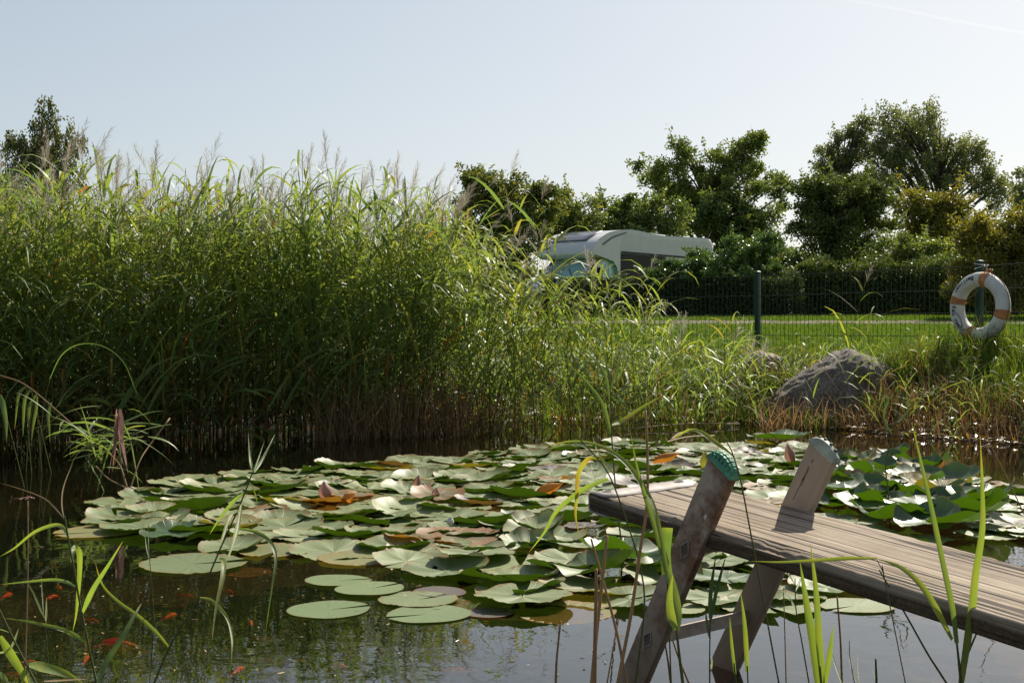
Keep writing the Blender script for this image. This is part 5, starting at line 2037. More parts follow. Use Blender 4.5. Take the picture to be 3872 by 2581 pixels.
tree('bush', 'unseen filler bush added behind the reeds to block the bright lawn', 24, 700,
     [(200, 560, 200, 60), (600, 580, 200, 60), (900, 600, 150, 55)], 120, 160, .5, .10, M['l_mid'], 18, cat='bush', tintc=.4)  # added occluder, keeps bright lawn from showing through the reeds


def hedge(name, label, x0, x1, y0, y1, ztop, mat, seed, n, leaf=.05, wav=.05):
    rng = np.random.default_rng(seed)
    zb = float(ground_z(np.array([(x0 + x1) / 2]), np.array([y0]))[0])
    root = empty(name, ((x0 + x1) / 2, y0, zb), 0, label, 'hedge')
    org = np.array([(x0 + x1) / 2, y0, zb])
    bm = bmesh.new()
    box_bm(bm, ((x0 + x1) / 2, (y0 + y1) / 2 + .05, (zb + ztop) / 2 - .08), (x1 - x0 - .3, y1 - y0 - .28, ztop - zb - .10))
    bmesh.ops.subdivide_edges(bm, edges=bm.edges, cuts=12, use_grid_fill=True)
    for v in bm.verts:
        v.co += Vector((0, 0.05, .04)) * mnoise.noise(v.co * 2.3)
    bo_ = bmobj('dark_core', bm, M['core'], root)  # solid dark filler box added to close the hedge, inner shade in its colour
    # leaves on the front, the top and the ends
    kf = rng.random(n)
    X = rng.uniform(x0, x1, n)
    Yy = np.where(kf < .62, y0 + rng.gamma(1.5, .05, n), rng.uniform(y0, y1, n))
    Z = np.where(kf < .62, rng.uniform(zb, ztop, n), ztop - rng.gamma(1.5, .04, n) + wav * np.sin(X * 5) * rng.random(n))
    e = rng.random(n) < .10
    X = np.where(e, np.where(rng.random(n) < .5, x0, x1) + rng.normal(0, .05, n), X)
    Z = np.where(e, rng.uniform(zb, ztop, n), Z)
    spr = rng.random(n) < .04
    Z = np.where(spr, ztop + rng.uniform(0, .16, n) * (np.sin(X * 9) > 0), Z)
    V, Fq, T = leaf_quads(np.stack([X, Yy, Z], 1), leaf, rng, 0, np.clip(rng.normal(.4, .25, n), 0, 1))
    fo = mk('foliage', V, Fq, mat, T, parent=root)
    for o in (bo_, fo):
        o.matrix_parent_inverse = Matrix.Translation(tuple(-float(k) for k in org))
    return root


def wx(vx, Y):
    return float(at(vx, 700, Y)[0])


hedge('hedge', 'long dark clipped hedge at the end of the lawn before the motorhome', wx(1255, 26), wx(1830, 26), 25.8, 27.2, at(1400, 640, 26)[2], M['l_hedge'], 41, 26000)
tree('bush', 'dark undergrowth below the rounded tree and the willow', 36, 1950, [(1800, 620, 60, 60), (1880, 630, 60, 55), (1960, 620, 60, 60), (2050, 600, 70, 65), (2150, 600, 70, 65), (2240, 610, 60, 60), (1750, 610, 60, 60)], 190, 200, .36, .10, M['l_mid'], 19, cat='bush', tintc=.35)
hedge('hedge', 'dark hedge under the trees at the right end of the lawn', wx(1830, 27), wx(2420, 27), 26.6, 28.2, at(2000, 612, 27)[2], M['l_dark'], 42, 34000, leaf=.06, wav=.30)
hedge('hedge', 'dark hedge behind the reeds left of the motorhome nose', wx(600, 30), wx(1195, 30), 29.5, 31, at(1000, 640, 30)[2], M['l_hedge'], 43, 14000, leaf=.06)

# ------------------------------------------------------------------ motorhome
M['mh_white'] = simple('motorhome_white', (0.54, 0.54, 0.54), 0.35, 0.0, 3, 0.05)
M['mh_side'] = simple('motorhome_side_panel', (0.50, 0.50, 0.50), 0.4, 0.0, 3, 0.05)
M['mh_cab'] = simple('cab_paint', (0.50, 0.53, 0.58), 0.25, 0.1)
M['mh_dark'] = simple('black_trim', (0.008, 0.008, 0.010), 0.5, spec=.2)
M['mh_tyre'] = simple('tyre', (0.02, 0.02, 0.02), 0.8)
M['mh_stripe'] = simple('grey_stripe', (0.10, 0.10, 0.11), 0.4)
M['mh_roofgl'] = simple('tinted_roof_glass', (0.10, 0.11, 0.14), 0.15, 0.0)
m, nt, out = newmat('windscreen_teal')
p = N(nt, 'BsdfPrincipled')
p.inputs['Base Color'].default_value = (0.30, 0.50, 0.52, 1)      # one opaque pale teal for all cab glass
p.inputs['Roughness'].default_value = 0.12
p.inputs['Specular IOR Level'].default_value = 0.8
L(nt, p.outputs[0], out.inputs[0])
M['mh_ws'] = m

mh = empty('motorhome', (0, 0, 0), 0, 'white motorhome with black roof window parked behind the hedge', 'motorhome')
MO = at(1225, 700, 38.2)
gz_mh = 1.06
fw = nrm(np.array([-.64, -.77, 0.0]))        # nose direction
sd_ = nrm(np.array([.77, -.64, 0.0]))        # side seen from the pond
# local: x = rearwards, y = to the seen side, z up
mh.matrix_world = frame_matrix((wx(1256, 38.6), 38.6, gz_mh), -fw, sd_, (0, 0, 1))
# matrix rows need a right handed frame: flip y if needed
mw = mh.matrix_world
if mw.determinant() < 0:
    mh.matrix_world = frame_matrix((wx(1256, 38.6), 38.6, gz_mh), -fw, -sd_, (0, 0, 1))
    SY = -1.0
else:
    SY = 1.0
HWB = 1.10


def extrude(name, prof, yA, yB, mat, bev=.08, seg=4, parent=None, inset_top=0.0):
    """prof (x,z) outline, extruded from yA to yB, side edges rounded"""
    bm = bmesh.new()
    a = [bm.verts.new((x, yA, z)) for x, z in prof]
    b = [bm.verts.new((x, yB, z)) for x, z in prof]
    fa = bm.faces.new(a)
    fb = bm.faces.new(b[::-1])
    n = len(prof)
    for i in range(n):
        bm.faces.new((a[i], b[i], b[(i + 1) % n], a[(i + 1) % n]))
    if bev:
        es = list(fa.edges) + list(fb.edges)
        bmesh.ops.bevel(bm, geom=es, offset=bev, segments=seg, profile=.5, affect='EDGES')
    return bmobj(name, bm, mat, parent, True, 35)


def smoothp(pts, n=5):
    P = catmull([(x, z, 0) for x, z in pts], n)
    return [(p_[0], p_[1]) for p_ in P]


roofline = smoothp([(.95, 1.98), (.82, 2.12), (1.05, 2.44), (1.45, 2.67), (1.95, 2.83), (2.8, 2.93), (3.5, 2.92), (4.2, 2.87), (4.84, 2.85), (7.6, 2.93)], 5)
body_prof = roofline + [(7.85, 2.90), (8.0, 2.74), (8.04, .55), (7.9, .42), (2.35, .42), (2.3, 1.2), (2.25, 1.75), (2.0, 1.98)]
extrude('body', body_prof, -HWB, HWB, M['mh_white'], .09, 4, mh)
# darker side skin below the bright roof edge, on both sides
for s in (-1, 1):
    sp = smoothp([(2.35, 2.40), (2.6, 2.74), (3.2, 2.78), (3.9, 2.75), (4.6, 2.72), (7.6, 2.80)], 4) + [(7.8, 2.74), (7.88, 2.6), (7.88, 2.22), (2.35, 2.22)]
    extrude('side_panel', sp, s * (HWB - .01), s * (HWB + .006), M['mh_side'], 0, 1, mh)
    sp = [(2.35, 2.16), (4.9, 2.16), (4.98, 2.08), (4.98, 1.25), (4.9, 1.17), (2.45, 1.17), (2.35, 1.3)]
    extrude('window', sp, s * (HWB - .01), s * (HWB + .012), M['mh_dark'], 0, 1, mh)
    sp = [(6.6, 2.35), (7.3, 2.35), (7.35, 2.30), (7.35, 2.1), (7.3, 2.05), (6.6, 2.05), (6.55, 2.1), (6.55, 2.3)]
    extrude('window', sp, s * (HWB - .01), s * (HWB + .012), M['mh_dark'], 0, 1, mh)
    sp = smoothp([(1.35, 2.40), (1.9, 2.66), (2.6, 2.83), (2.62, 2.79), (1.95, 2.61), (1.4, 2.35)], 3)
    extrude('stripe', sp, s * (HWB - .01), s * (HWB + .008), M['mh_stripe'], 0, 1, mh)
    sp = [(2.4, 2.225), (7.7, 2.225), (7.7, 2.175), (2.4, 2.175)]
    extrude('awning_rail', sp, s * (HWB - .01), s * (HWB + .04), M['mh_dark'], 0, 1, mh)
# roof window over the cab: follows the curved front
rw = []
RWP = smoothp([(1.12, 2.50), (1.5, 2.70), (2.05, 2.86)], 5)
bm = bmesh.new()
rows = []
for (x, z) in RWP:
    rows.append([bm.verts.new((x - .02, y * (1 - .12 * abs(x - 1.5)), z + .02)) for y in np.linspace(-.72, .72, 7)])
for a in range(len(rows) - 1):
    for b in range(6):
        bm.faces.new((rows[a][b], rows[a][b + 1], rows[a + 1][b + 1], rows[a + 1][b]))
o = bmobj('roof_window', bm, M['mh_roofgl'], mh, True)
o.modifiers.new('s', 'SOLIDIFY').thickness = .03
bm = bmesh.new()
box_bm(bm, (4.4, .2, 2.91), (.5, .5, .1), None, .03, 2)
bmobj('roof_hatch', bm, M['mh_white'], mh, True, 30)
bm = bmesh.new()
box_bm(bm, (5.6, -.2, 2.94), (.7, .45, .08), None, .03, 2)
bmobj('roof_hatch', bm, M['mh_white'], mh, True, 30)
# cab
cab_prof = smoothp([(.02, .95), (.10, 1.06), (.45, 1.20), (.78, 1.32)], 3) + [(1.50, 2.04), (1.75, 2.08), (2.38, 2.08), (2.38, .45), (1.95, .42), (1.75, .42), (.25, .30), (.05, .36), (.0, .6)]
extrude('cab', cab_prof, -.98, .98, M['mh_cab'], .12, 4, mh)
wsn = np.array([-(2.02 - 1.36), 0, (1.48 - .84)])
bm = bmesh.new()
rows = []
for t in np.linspace(0, 1, 6):
    x = .80 + (1.46 - .80) * t
    z = 1.34 + (2.0 - 1.34) * t
    hw = .90 - .12 * t
    rows.append([bm.verts.new((x - .025 + .10 * (y / hw) ** 2, y, z + .025)) for y in np.linspace(-hw, hw, 9)])
for a in range(5):
    for b in range(8):
        bm.faces.new((rows[a][b], rows[a][b + 1], rows[a + 1][b + 1], rows[a + 1][b]))
o = bmobj('windscreen', bm, M['mh_ws'], mh, True)
for y in (-.35, .35):
    V, Fq = tube([(.80, y, 1.40), (1.05, y + .3, 1.66)], .012, 5)
    mk('wiper', V, Fq, M['mh_dark'], parent=mh)
for s in (-1, 1):
    sp = [(1.10, 1.42), (1.62, 1.96), (1.80, 1.98), (1.80, 1.38), (1.15, 1.36)]
    extrude('side_window', sp, s * .97, s * .992, M['mh_ws'], 0, 1, mh)
    sp = [(1.86, 1.95), (2.28, 1.95), (2.28, 1.38), (1.86, 1.38)]
    extrude('side_window', sp, s * .97, s * .992, M['mh_ws'], 0, 1, mh)
    bm = bmesh.new()
    box_bm(bm, (1.18, s * 1.14, 1.50), (.10, .20, .36), None, .04, 2)
    bmobj('mirror', bm, M['mh_dark'], mh, True, 30)
    bm = bmesh.new()
    box_bm(bm, (.12, s * .72, .98), (.22, .34, .20), Matrix.Rotation(math.radians(25), 3, 'Y'), .05, 3)
    bmobj('headlight', bm, M['zinc'], mh, True, 30)
    for xw in (1.05, 5.6):
        V, Fq = tube([(xw, s * .74, .34), (xw, s * .98, .34)], .34, 28)
        w = mk('wheel', V, Fq, M['mh_tyre'], parent=mh, smooth=False)
        V, Fq = tube([(xw, s * .95, .34), (xw, s * .985, .34)], .21, 24)
        mk('rim', V, Fq, M['zinc'], parent=w, smooth=False)
for s in (-1, 1):
    V, Fq = tube([(.78, s * .93, 1.33), (1.50, s * .82, 2.03)], .028, 6)
    mk('windscreen_pillar', V, Fq, M['mh_dark'], parent=mh)
    for xs in (1.83, 2.33):
        mk('door_seam', [(xs, s * .994, 1.36), (xs + .012, s * .994, 1.36), (xs + .012, s * .994, .55), (xs, s * .994, .55)], [(0, 1, 2, 3)], M['mh_dark'], parent=mh, smooth=False)
    V, Fq = tube([(2.36, s * (HWB + .014), 2.19), (5.0, s * (HWB + .014), 2.19)], .012, 6)
    mk('window_frame', V, Fq, M['mh_stripe'], parent=mh)
V, Fq = tube([(.80, -.88, 1.335), (.77, 0, 1.335), (.80, .88, 1.335)], .022, 6)
mk('windscreen_seal', V, Fq, M['mh_dark'], parent=mh)
bm = bmesh.new()
box_bm(bm, (.03, 0, .75), (.10, 1.1, .22), None, .03, 2)
bmobj('grille', bm, M['mh_dark'], mh, True, 30)
bm = bmesh.new()
box_bm(bm, (-.02, 0, .42), (.22, 1.85, .22), None, .06, 3)
bmobj('bumper', bm, M['mh_dark'], mh, True, 30)
bm = bmesh.new()
box_bm(bm, (-.135, 0, .48), (.02, .52, .11), None, .004, 1)
bmobj('number_plate', bm, M['mh_white'], mh)

# contrail: a thin streak high up
c0, c1 = at(1905, -6, 5000), at(2400, 84, 5000)
ts = np.linspace(0, 1, 30)
pts = [c0 * (1 - t) + c1 * t + [0, 0, 3 * math.sin(t * 7)] for t in ts]
m, nt, out = newmat('ice_trail')
t_ = N(nt, 'BsdfTranslucent')
t_.inputs[0].default_value = (.9, .9, .9, 1)
tp_ = N(nt, 'BsdfTransparent')
mx = N(nt, 'MixShader')
mx.inputs[0].default_value = .018
L(nt, tp_.outputs[0], mx.inputs[1])
L(nt, t_.outputs[0], mx.inputs[2])
L(nt, mx.outputs[0], out.inputs[0])
V, Fq = tube(pts, np.linspace(5, 9, 30), 10)
tag(mk('contrail', V, Fq, m), 'faint white vapour trail high in the sky at the top right', 'contrail')

# ------------------------------------------------------------------ foreground reeds, traced as places in space


def blade_obj(name, pts, w, mat, parent=None, tint=.5, fold=.35, ref=None, prof='leaf', seg=5, tip_tint=None):
    """one leaf: folded ribbon along a smooth 3D line"""
    C = catmull(pts, seg)
    n = len(C)
    T = nrm(np.gradient(C, axis=0))
    ref = np.array([0.25, -1.0, 0.45]) if ref is None else np.array(ref, float)
    S_ = nrm(np.cross(T, ref))
    for k in range(1, n):
        if S_[k].dot(S_[k - 1]) < 0:
            S_[k] = -S_[k]
    B_ = nrm(np.cross(S_, T))
    t = np.linspace(0, 1, n)
    if prof == 'leaf':
        wv = np.minimum(.45 + 2.2 * t, 1) * (1 - t ** 2.6)
    elif prof == 'up':
        wv = np.minimum(.7 + 1.2 * t, 1) * (1 - t ** 3.2)
    else:
        wv = np.ones(n)
    wv = np.maximum(wv, .03) * w * .45
    V = np.empty((n, 5, 3))
    for q, (a, b) in enumerate(((-1, .0), (-.5, .45), (0, .55), (.5, .45), (1, .0))):
        V[:, q] = C + S_ * (wv * a)[:, None] - B_ * (wv * b * fold)[:, None]
    idx = np.arange(n * 5).reshape(n, 5)
    Fq = np.stack([idx[:-1, :-1], idx[:-1, 1:], idx[1:, 1:], idx[1:, :-1]], -1).reshape(-1, 4)
    rb_ = random.Random(int(abs(C[0][0] * 9173 + C[-1][2] * 7717)))
    if tip_tint is None:
        tip_tint = tint if rb_.random() < .35 else rb_.uniform(.86, .97)
    cut = rb_.uniform(.78, .93)
    tt = tint + rb_.gauss(0, .06) + (tip_tint - tint) * np.clip((t - cut) / (1 - cut), 0, 1) + .05 * np.sin(np.arange(n) * .9 + rb_.random() * 6)
    TT = np.repeat(tt[:, None], 5, 1) + np.array([.03, 0, .10, 0, .03])
    return mk(name, V.reshape(-1, 3), Fq, mat, np.clip(TT, 0, 1).ravel(), parent, uv={'ac': np.tile(np.array([-1, -.5, 0, .5, 1.0]), n)})


def R6(pts):
    return [(x * .3356, y * .3356 + 1093.3) for x, y in pts]


def R5(pts):
    return [(x * .3356, y * .3356 + 728.9) for x, y in pts]


def R1(pts):
    return [(x * .5090 + 1154.1, y * .5090 + 911.1) for x, y in pts]


def world(pts, Y0, Y1=None, extend=False):
    Y1 = Y0 if Y1 is None else Y1
    n = len(pts)
    return [at(vx, vy, Y0 + (Y1 - Y0) * i / max(1, n - 1)) for i, (vx, vy) in enumerate(pts)]


def down_to_water(P):
    """carry a stem's lowest point on, in its own direction, below the surface"""
    P = [np.array(p) for p in P]
    d = nrm(P[0] - P[1])
    if d[2] > -.3:
        d = nrm(d + np.array([0, 0, -.8]))
    k = max(0.0, (P[0][2] + .12) / -d[2])
    return [P[0] + d * k] + P


def fore_reed(label, stem=None, sw=.0045, leaves=(), Y=2.4, dry=False, tint=.35, cat='reed', dstem=0.0):
    pts0 = stem if stem is not None else leaves[0][0][:1]
    Ps = world(stem, Y, Y + dstem) if stem is not None else None
    base = down_to_water(Ps)[0] if Ps is not None else world(pts0, Y)[0]
    root = empty('reed' if not dry else 'dry_reed', base, 0, label, cat, 'reeds in the foreground')
    inv_ = Matrix.Translation(tuple(-float(k) for k in base))
    if Ps is not None:
        C = catmull(down_to_water(Ps), 6)
        V, Fq = tube(C, np.linspace(sw * .5, sw * .32, len(C)), 7)
        o = mk('stem', V, Fq, M['dry'] if dry else M['stem'], np.full(len(V), .6 if dry else tint), parent=root)
        o.matrix_parent_inverse = inv_
    for lf in leaves:
        pts, w, tn = lf[0], lf[1], lf[2]
        dy = lf[3] if len(lf) > 3 else .12
        pr = lf[4] if len(lf) > 4 else 'leaf'
        tt_ = lf[5] if len(lf) > 5 else None
        o = blade_obj('leaf', world(pts, Y, Y + dy), w, M['reed_near'] if tn < 2 else M['dry'], root, tn if tn < 2 else tn - 2, prof=pr, tip_tint=tt_)
        o.matrix_parent_inverse = inv_
    return root


fore_reed('reed with a pinkish dry upper stem and a long leaf hanging straight down', R6([(660, 1414), (600, 1130), (540, 830), (510, 650), (480, 500), (455, 350), (440, 270)]), .0048, [
    (R6([(515, 755), (450, 722), (350, 708), (180, 722), (0, 740)]), .009, .5),
    (R6([(492, 585), (500, 510), (520, 488), (543, 530), (545, 640), (535, 800), (520, 950), (498, 1060)]), .014, .55),
    (R6([(565, 932), (600, 850), (650, 750), (740, 610), (840, 445)]), .013, .45, -.15),
    (R6([(590, 1138), (500, 1080), (400, 1040), (200, 995), (0, 965)]), .010, .5, -.1),
    (R6([(470, 425), (430, 350), (360, 335), (230, 385), (100, 490), (0, 548)]), .010, .7),
    (R6([(440, 290), (380, 220), (300, 150), (150, 90), (-20, 40)]), .0035, 2.7),
    (R6([(440, 290), (425, 200), (430, 100), (460, 0), (500, -90)]), .0035, 2.7)], Y=2.5)
fore_reed('long slanting reed crossing in front of the lone round pad', R6([(1055, 1414), (1160, 1165), (1360, 828), (1510, 490), (1640, 200), (1730, -30)]), .0048, [
    (R6([(1155, 1168), (1080, 1080), (950, 960), (800, 850), (700, 740), (650, 585)]), .010, .66, -.15),
    (R6([(1365, 828), (1450, 850), (1550, 960), (1585, 1080), (1588, 1200), (1570, 1410)]), .008, .7, -.2),
    (R6([(1610, 355), (1750, 380), (1850, 450), (1888, 570), (1860, 760), (1815, 1085)]), .010, .42, -.2),
    (R6([(1500, 560), (1530, 580), (1522, 700), (1480, 900), (1450, 1130)]), .013, .72, -.2),
    (R6([(1650, 190), (1625, 350), (1590, 470), (1545, 600)]), .011, .66, -.2),
    (R6([(1640, 230), (1580, 260), (1530, 400), (1495, 500)]), .010, .62, -.2),
    (R6([(1680, 110), (1600, 170), (1510, 280), (1435, 395)]), .010, .35),
    (R5([(1740, 1062), (1715, 980), (1698, 780)]), .008, .55),
    (R5([(1740, 1058), (1800, 960), (1885, 795)]), .008, .4),
    (R5([(1738, 1050), (1770, 960), (1812, 840)]), .004, .4),
    (R6([(1700, 30), (1735, 90), (1765, 195)]), .005, .74)], Y=2.75)
stick = fore_reed('thin bare dry stick with a dragonfly on its tip', R6([(172, 1280), (185, 900), (192, 500), (190, 168)]), .0042, [], Y=2.9, dry=True, cat='stick')
fore_reed('small yellow green shoot between the stick and the first tall reed', R6([(330, 1290), (318, 1120), (310, 985)]), .003, [
    (R6([(305, 968), (270, 890), (230, 800), (160, 680)]), .006, .68),
    (R6([(312, 1010), (318, 920), (318, 825)]), .006, .66),
    (R6([(300, 950), (290, 800), (280, 640)]), .003, .4)], Y=2.8)
fore_reed('thin shoot standing in open water in front of the lone round pad', R6([(1045, 840), (1035, 700), (1025, 570), (1015, 330)]), .0028, [
    (R6([(1028, 572), (1005, 490), (985, 330)]), .005, .66), (R6([(1022, 520), (1017, 420), (1012, 335)]), .003, .5)], Y=3.4)
fore_reed('broad upright reed leaf right of the first tall reed', R6([(640, 1500), (668, 1414)]), .004, [
    (R6([(668, 1414), (740, 1250), (850, 1080), (920, 950), (970, 865)]), .013, .45)], Y=2.35)
fore_reed('bundle of broad leaves cut by the lower left corner', R6([(250, 1420), (100, 1130), (0, 920), (-60, 800)]), .004, [
    (R6([(200, 1290), (300, 1305), (450, 1350), (600, 1440)]), .020, .5),
    (R6([(0, 1095), (80, 1230), (150, 1340), (200, 1440)]), .018, .42),
    (R6([(-30, 1040), (20, 1050), (70, 1070)]), .012, .4),
    (R6([(70, 1190), (100, 1120), (128, 1040)]), .006, .66),
    (R6([(-30, 1210), (60, 1200), (130, 1205)]), .006, .75),
    (R6([(-20, 1330), (20, 1370), (60, 1414)]), .014, .3),
    (R6([(300, 1400), (450, 1392), (600, 1385)]), .004, 2.6),
    (R6([(215, 1440), (200, 1380), (180, 1310)]), .006, .68)], Y=2.2)

# right of centre: around and in front of the ladder
fore_reed('tall reed with a broad bent leaf in front of the near ladder rail', R1([(815, 1300), (800, 1180), (785, 1050)]), .0062, [
    (R1([(785, 1055), (760, 980), (755, 900), (768, 800)]), .018, .62, .0),
    (R1([(790, 1050), (795, 980), (775, 880), (745, 780), (700, 620), (660, 500), (610, 330), (575, 150)]), .017, .58, .1),
    (R1([(745, 790), (700, 560), (650, 430), (560, 300), (450, 225), (320, 200), (160, 230)]), .012, .60, .25)], Y=2.05)
fore_reed('reed whose pale cut leaf end stands against the near ladder rail', R1([(745, 860), (742, 780)]), .003, [
    (R1([(742, 800), (735, 700), (745, 590)]), .021, .30, .0, 'flat')], Y=2.1)
fore_reed('thin reed leaning left across the metal band of the plank', R1([(600, 1290), (640, 950), (620, 760), (560, 560), (480, 350), (390, 235), (290, 130)]), .0034, [
    (R1([(475, 370), (400, 400), (330, 440), (240, 520), (190, 610), (120, 700)]), .011, .45, .1, 'leaf', .96),
    (R1([(440, 285), (390, 280), (345, 340), (335, 450), (330, 540), (350, 640)]), .010, .80, .05),
    (R1([(400, 240), (350, 215), (300, 215), (200, 235)]), .009, .35)], Y=2.2)
fore_reed('yellow green arching leaf crossing above the green ladder foot', R1([(1110, 560), (1080, 400), (1040, 260), (1010, 200)]), .003, [
    (R1([(1045, 270), (980, 220), (900, 160), (840, 150), (770, 190)]), .011, .68, .1)], Y=2.1)
fore_reed('pair of tall reed leaves rising at the right before the plank', R1([(2070, 1300), (2060, 1200), (2050, 1110)]), .0052, [
    (R1([(2070, 1290), (2095, 1120), (2120, 950), (2135, 800), (2165, 600), (2165, 400), (2155, 170)]), .016, .60, .0, 'up'),
    (R1([(2050, 1110), (2030, 950), (1990, 760), (1940, 520), (1890, 300), (1845, 110)]), .012, .50, .05, 'up'),
    (R1([(2030, 1095), (1960, 960), (1890, 850), (1800, 770), (1690, 728)]), .015, .64, -.1),
    (R1([(2080, 1200), (2120, 1110), (2168, 1000)]), .005, .35)], Y=1.95)
fore_reed('long level grass leaf lying across the plank side', R1([(1740, 900), (1720, 800), (1690, 735)]), .002, [
    (R1([(1690, 728), (1550, 728), (1400, 738), (1250, 745), (1115, 740)]), .007, .66, .0)], Y=1.9)
fore_reed('bright yellow green clump of three blades under the plank', R1([(1440, 1300), (1436, 1260)]), .004, [
    (R1([(1425, 1295), (1405, 1120), (1375, 950), (1342, 740)]), .018, .66, .0, 'up'),
    (R1([(1445, 1295), (1428, 1080), (1415, 880), (1390, 660)]), .014, .62, .0, 'up'),
    (R1([(1455, 1295), (1470, 1200), (1482, 1120), (1492, 1030)]), .011, .64, .0, 'up'),
    (R1([(1530, 1290), (1500, 1200), (1465, 1090)]), .005, .5)], Y=1.95)
fore_reed('single upright blade between the two ladder rails', R1([(1108, 1300), (1105, 1220)]), .003, [
    (R1([(1105, 1240), (1098, 1100), (1090, 1000), (1075, 880)]), .010, .62, .0, 'up')], Y=2.1)
fore_reed('thin blade leaning left of the far ladder rail foot', R1([(1055, 1300), (1045, 1200)]), .003, [
    (R1([(1050, 1250), (1035, 1120), (1025, 990)]), .007, .58, .0, 'up')], Y=2.1)
fore_reed('dark green reed with two narrow leaves between the ladder rails', R1([(935, 1300), (935, 1150), (938, 1010)]), .0036, [
    (R1([(938, 1015), (940, 880), (965, 700)]), .011, .12, .05),
    (R1([(942, 1000), (960, 900), (985, 800), (1010, 710)]), .009, .15, .05),
    (R1([(936, 1090), (925, 1030), (915, 960)]), .010, .25),
    (R1([(938, 1240), (945, 1200), (945, 1165)]), .006, .62)], Y=2.5)
fore_reed('thin reed with narrow leaves right of the far ladder rail', R1([(1385, 1300), (1350, 1100), (1325, 960), (1320, 820)]), .0034, [
    (R1([(1322, 850), (1290, 800), (1250, 760)]), .006, .2), (R1([(1325, 960), (1290, 900), (1240, 850)]), .007, .3),
    (R1([(1320, 880), (1345, 820), (1350, 760)]), .006, .35)], Y=2.6)
fore_reed('bare brown stem standing in water under the plank', R1([(1532, 1300), (1525, 1100), (1510, 900)]), .0055, [], Y=2.6, dry=True)
fore_reed('thin bare stem standing in water right of the far ladder rail', R1([(1280, 1300), (1275, 1100), (1268, 860)]), .0034, [], Y=2.7, dry=True)
fore_reed('short green stub standing in the clear water at the right', R1([(1688, 1300), (1686, 1240), (1684, 1180)]), .0055, [
    (R1([(1684, 1290), (1676, 1250), (1668, 1215)]), .004, .3)], Y=2.4)
fore_reed('thin green shoots standing in the clear water', R1([(1590, 1300), (1568, 1180), (1565, 1100)]), .002, [
    (R1([(1600, 1290), (1570, 1200), (1566, 1110)]), .004, .55), (R1([(1610, 1290), (1604, 1220), (1603, 1150)]), .003, .6)], Y=2.3)
fore_reed('slender blade leaning left out of the water at the right', R1([(2010, 1300), (1920, 1160), (1830, 1000), (1760, 880), (1700, 780)]), .0038, [
    (R1([(1830, 1000), (1770, 890), (1715, 790)]), .005, .45)], Y=2.1)
# dry broken stalks
DRY = [('broken dry stalk, tallest of the straw stalks left of the near ladder rail', [(415, 1300), (418, 1100), (422, 900), (423, 775)], .0085, 2.15),
       ('brown stalk leaning right with a snapped top', [(560, 1300), (520, 1080), (460, 850), (400, 640)], .0062, 2.25),
       ('light brown stalk with a snapped top beside the leaning one', [(402, 1300), (425, 1060), (450, 830), (472, 625)], .0080, 2.2),
       ('tall straw coloured stem running up past the plank end', [(530, 1240), (580, 980), (620, 700), (650, 500), (655, 300), (645, 60)], .0068, 2.15),
       ('low straw stem bending left at the bottom edge', [(240, 1300), (245, 1180), (262, 1010)], .0055, 2.3),
       ('thin reddish stem between the dry stalks', [(470, 1300), (500, 1130), (525, 1000)], .0034, 2.3),
       ('dark thin stem leaning right behind the near ladder rail', [(760, 1300), (748, 1200), (735, 1120)], .0055, 2.7),
       ('second dark stem behind the near ladder rail', [(845, 1300), (800, 1190), (762, 1080)], .0050, 2.75)]
for lab, pts, w, Y in DRY:
    fore_reed(lab, R1(pts), w, [], Y=Y, dry=True, cat='stalk')
# tall reed behind the plank end (light green, in front of the pads)
fore_reed('light green reed rising behind the plank end with leaves spread like wings', [(1420, 1180), (1412, 1100), (1405, 1000), (1402, 900), (1398, 850)], .006, [
    ([(1405, 1000), (1385, 930), (1350, 880), (1300, 830)], .016, .55),
    ([(1405, 975), (1430, 965), (1475, 935), (1528, 905)], .018, .56),
    ([(1402, 930), (1385, 850), (1330, 790)], .014, .5),
    ([(1400, 900), (1420, 840), (1430, 790)], .010, .5),
    ([(1402, 880), (1390, 820), (1380, 770)], .008, .45),
    ([(1410, 1090), (1375, 1040), (1360, 1000)], .008, .6)], Y=4.3)
fore_reed('reed with one bent green leaf rising from the pads at the right', [(2040, 1130), (2035, 1060), (2060, 960), (2075, 900)], .006, [
    ([(2050, 1000), (2030, 960), (2040, 920), (2055, 900)], .014, .25),
    ([(2060, 970), (2085, 940), (2078, 880)], .012, .35)], Y=5.2)
fore_reed('thin red brown stem leaning over the water at the far right', [(2352, 1180), (2310, 1090), (2270, 1010), (2250, 950)], .005, [], Y=4.6, dry=True)

# bent, broken reed clump in the dark water at the left
rg = np.random.default_rng(77)
clumproot = empty('reed', onz(290, 1135), 0, 'broken reed clump with withered pink brown leaves leaning over the dark water', 'reed')
inv_ = Matrix.Translation(tuple(-float(k) for k in onz(290, 1135)))
Yc = float(onz(290, 1135)[1])
for pts in ([(296, 1135), (280, 1080), (272, 1000), (268, 950)], [(296, 1132), (270, 1060), (215, 1020), (150, 960), (60, 885), (0, 862)],
            [(296, 1132), (320, 1060), (345, 1020), (390, 960)], [(300, 1130), (250, 1100), (220, 1070)]):
    P = [at(a, b, Yc + .1 * i) for i, (a, b) in enumerate(pts)]
    V, Fq = tube(catmull(down_to_water(P), 5), .004, 5)
    o = mk('stem', V, Fq, M['dry'], np.full(len(V), .55), parent=clumproot)
    o.matrix_parent_inverse = inv_
A = Acc()
n_ = 62
src = [(200, 1010), (215, 1040), (240, 1060), (260, 1020), (300, 1010), (330, 1000), (230, 1000), (270, 990), (130, 950), (170, 975), (350, 980)]
P0 = np.array([at(src[k % len(src)][0] + rg.normal(0, 12), src[k % len(src)][1] + rg.normal(0, 12), Yc + rg.uniform(0, .3)) for k in range(n_)])
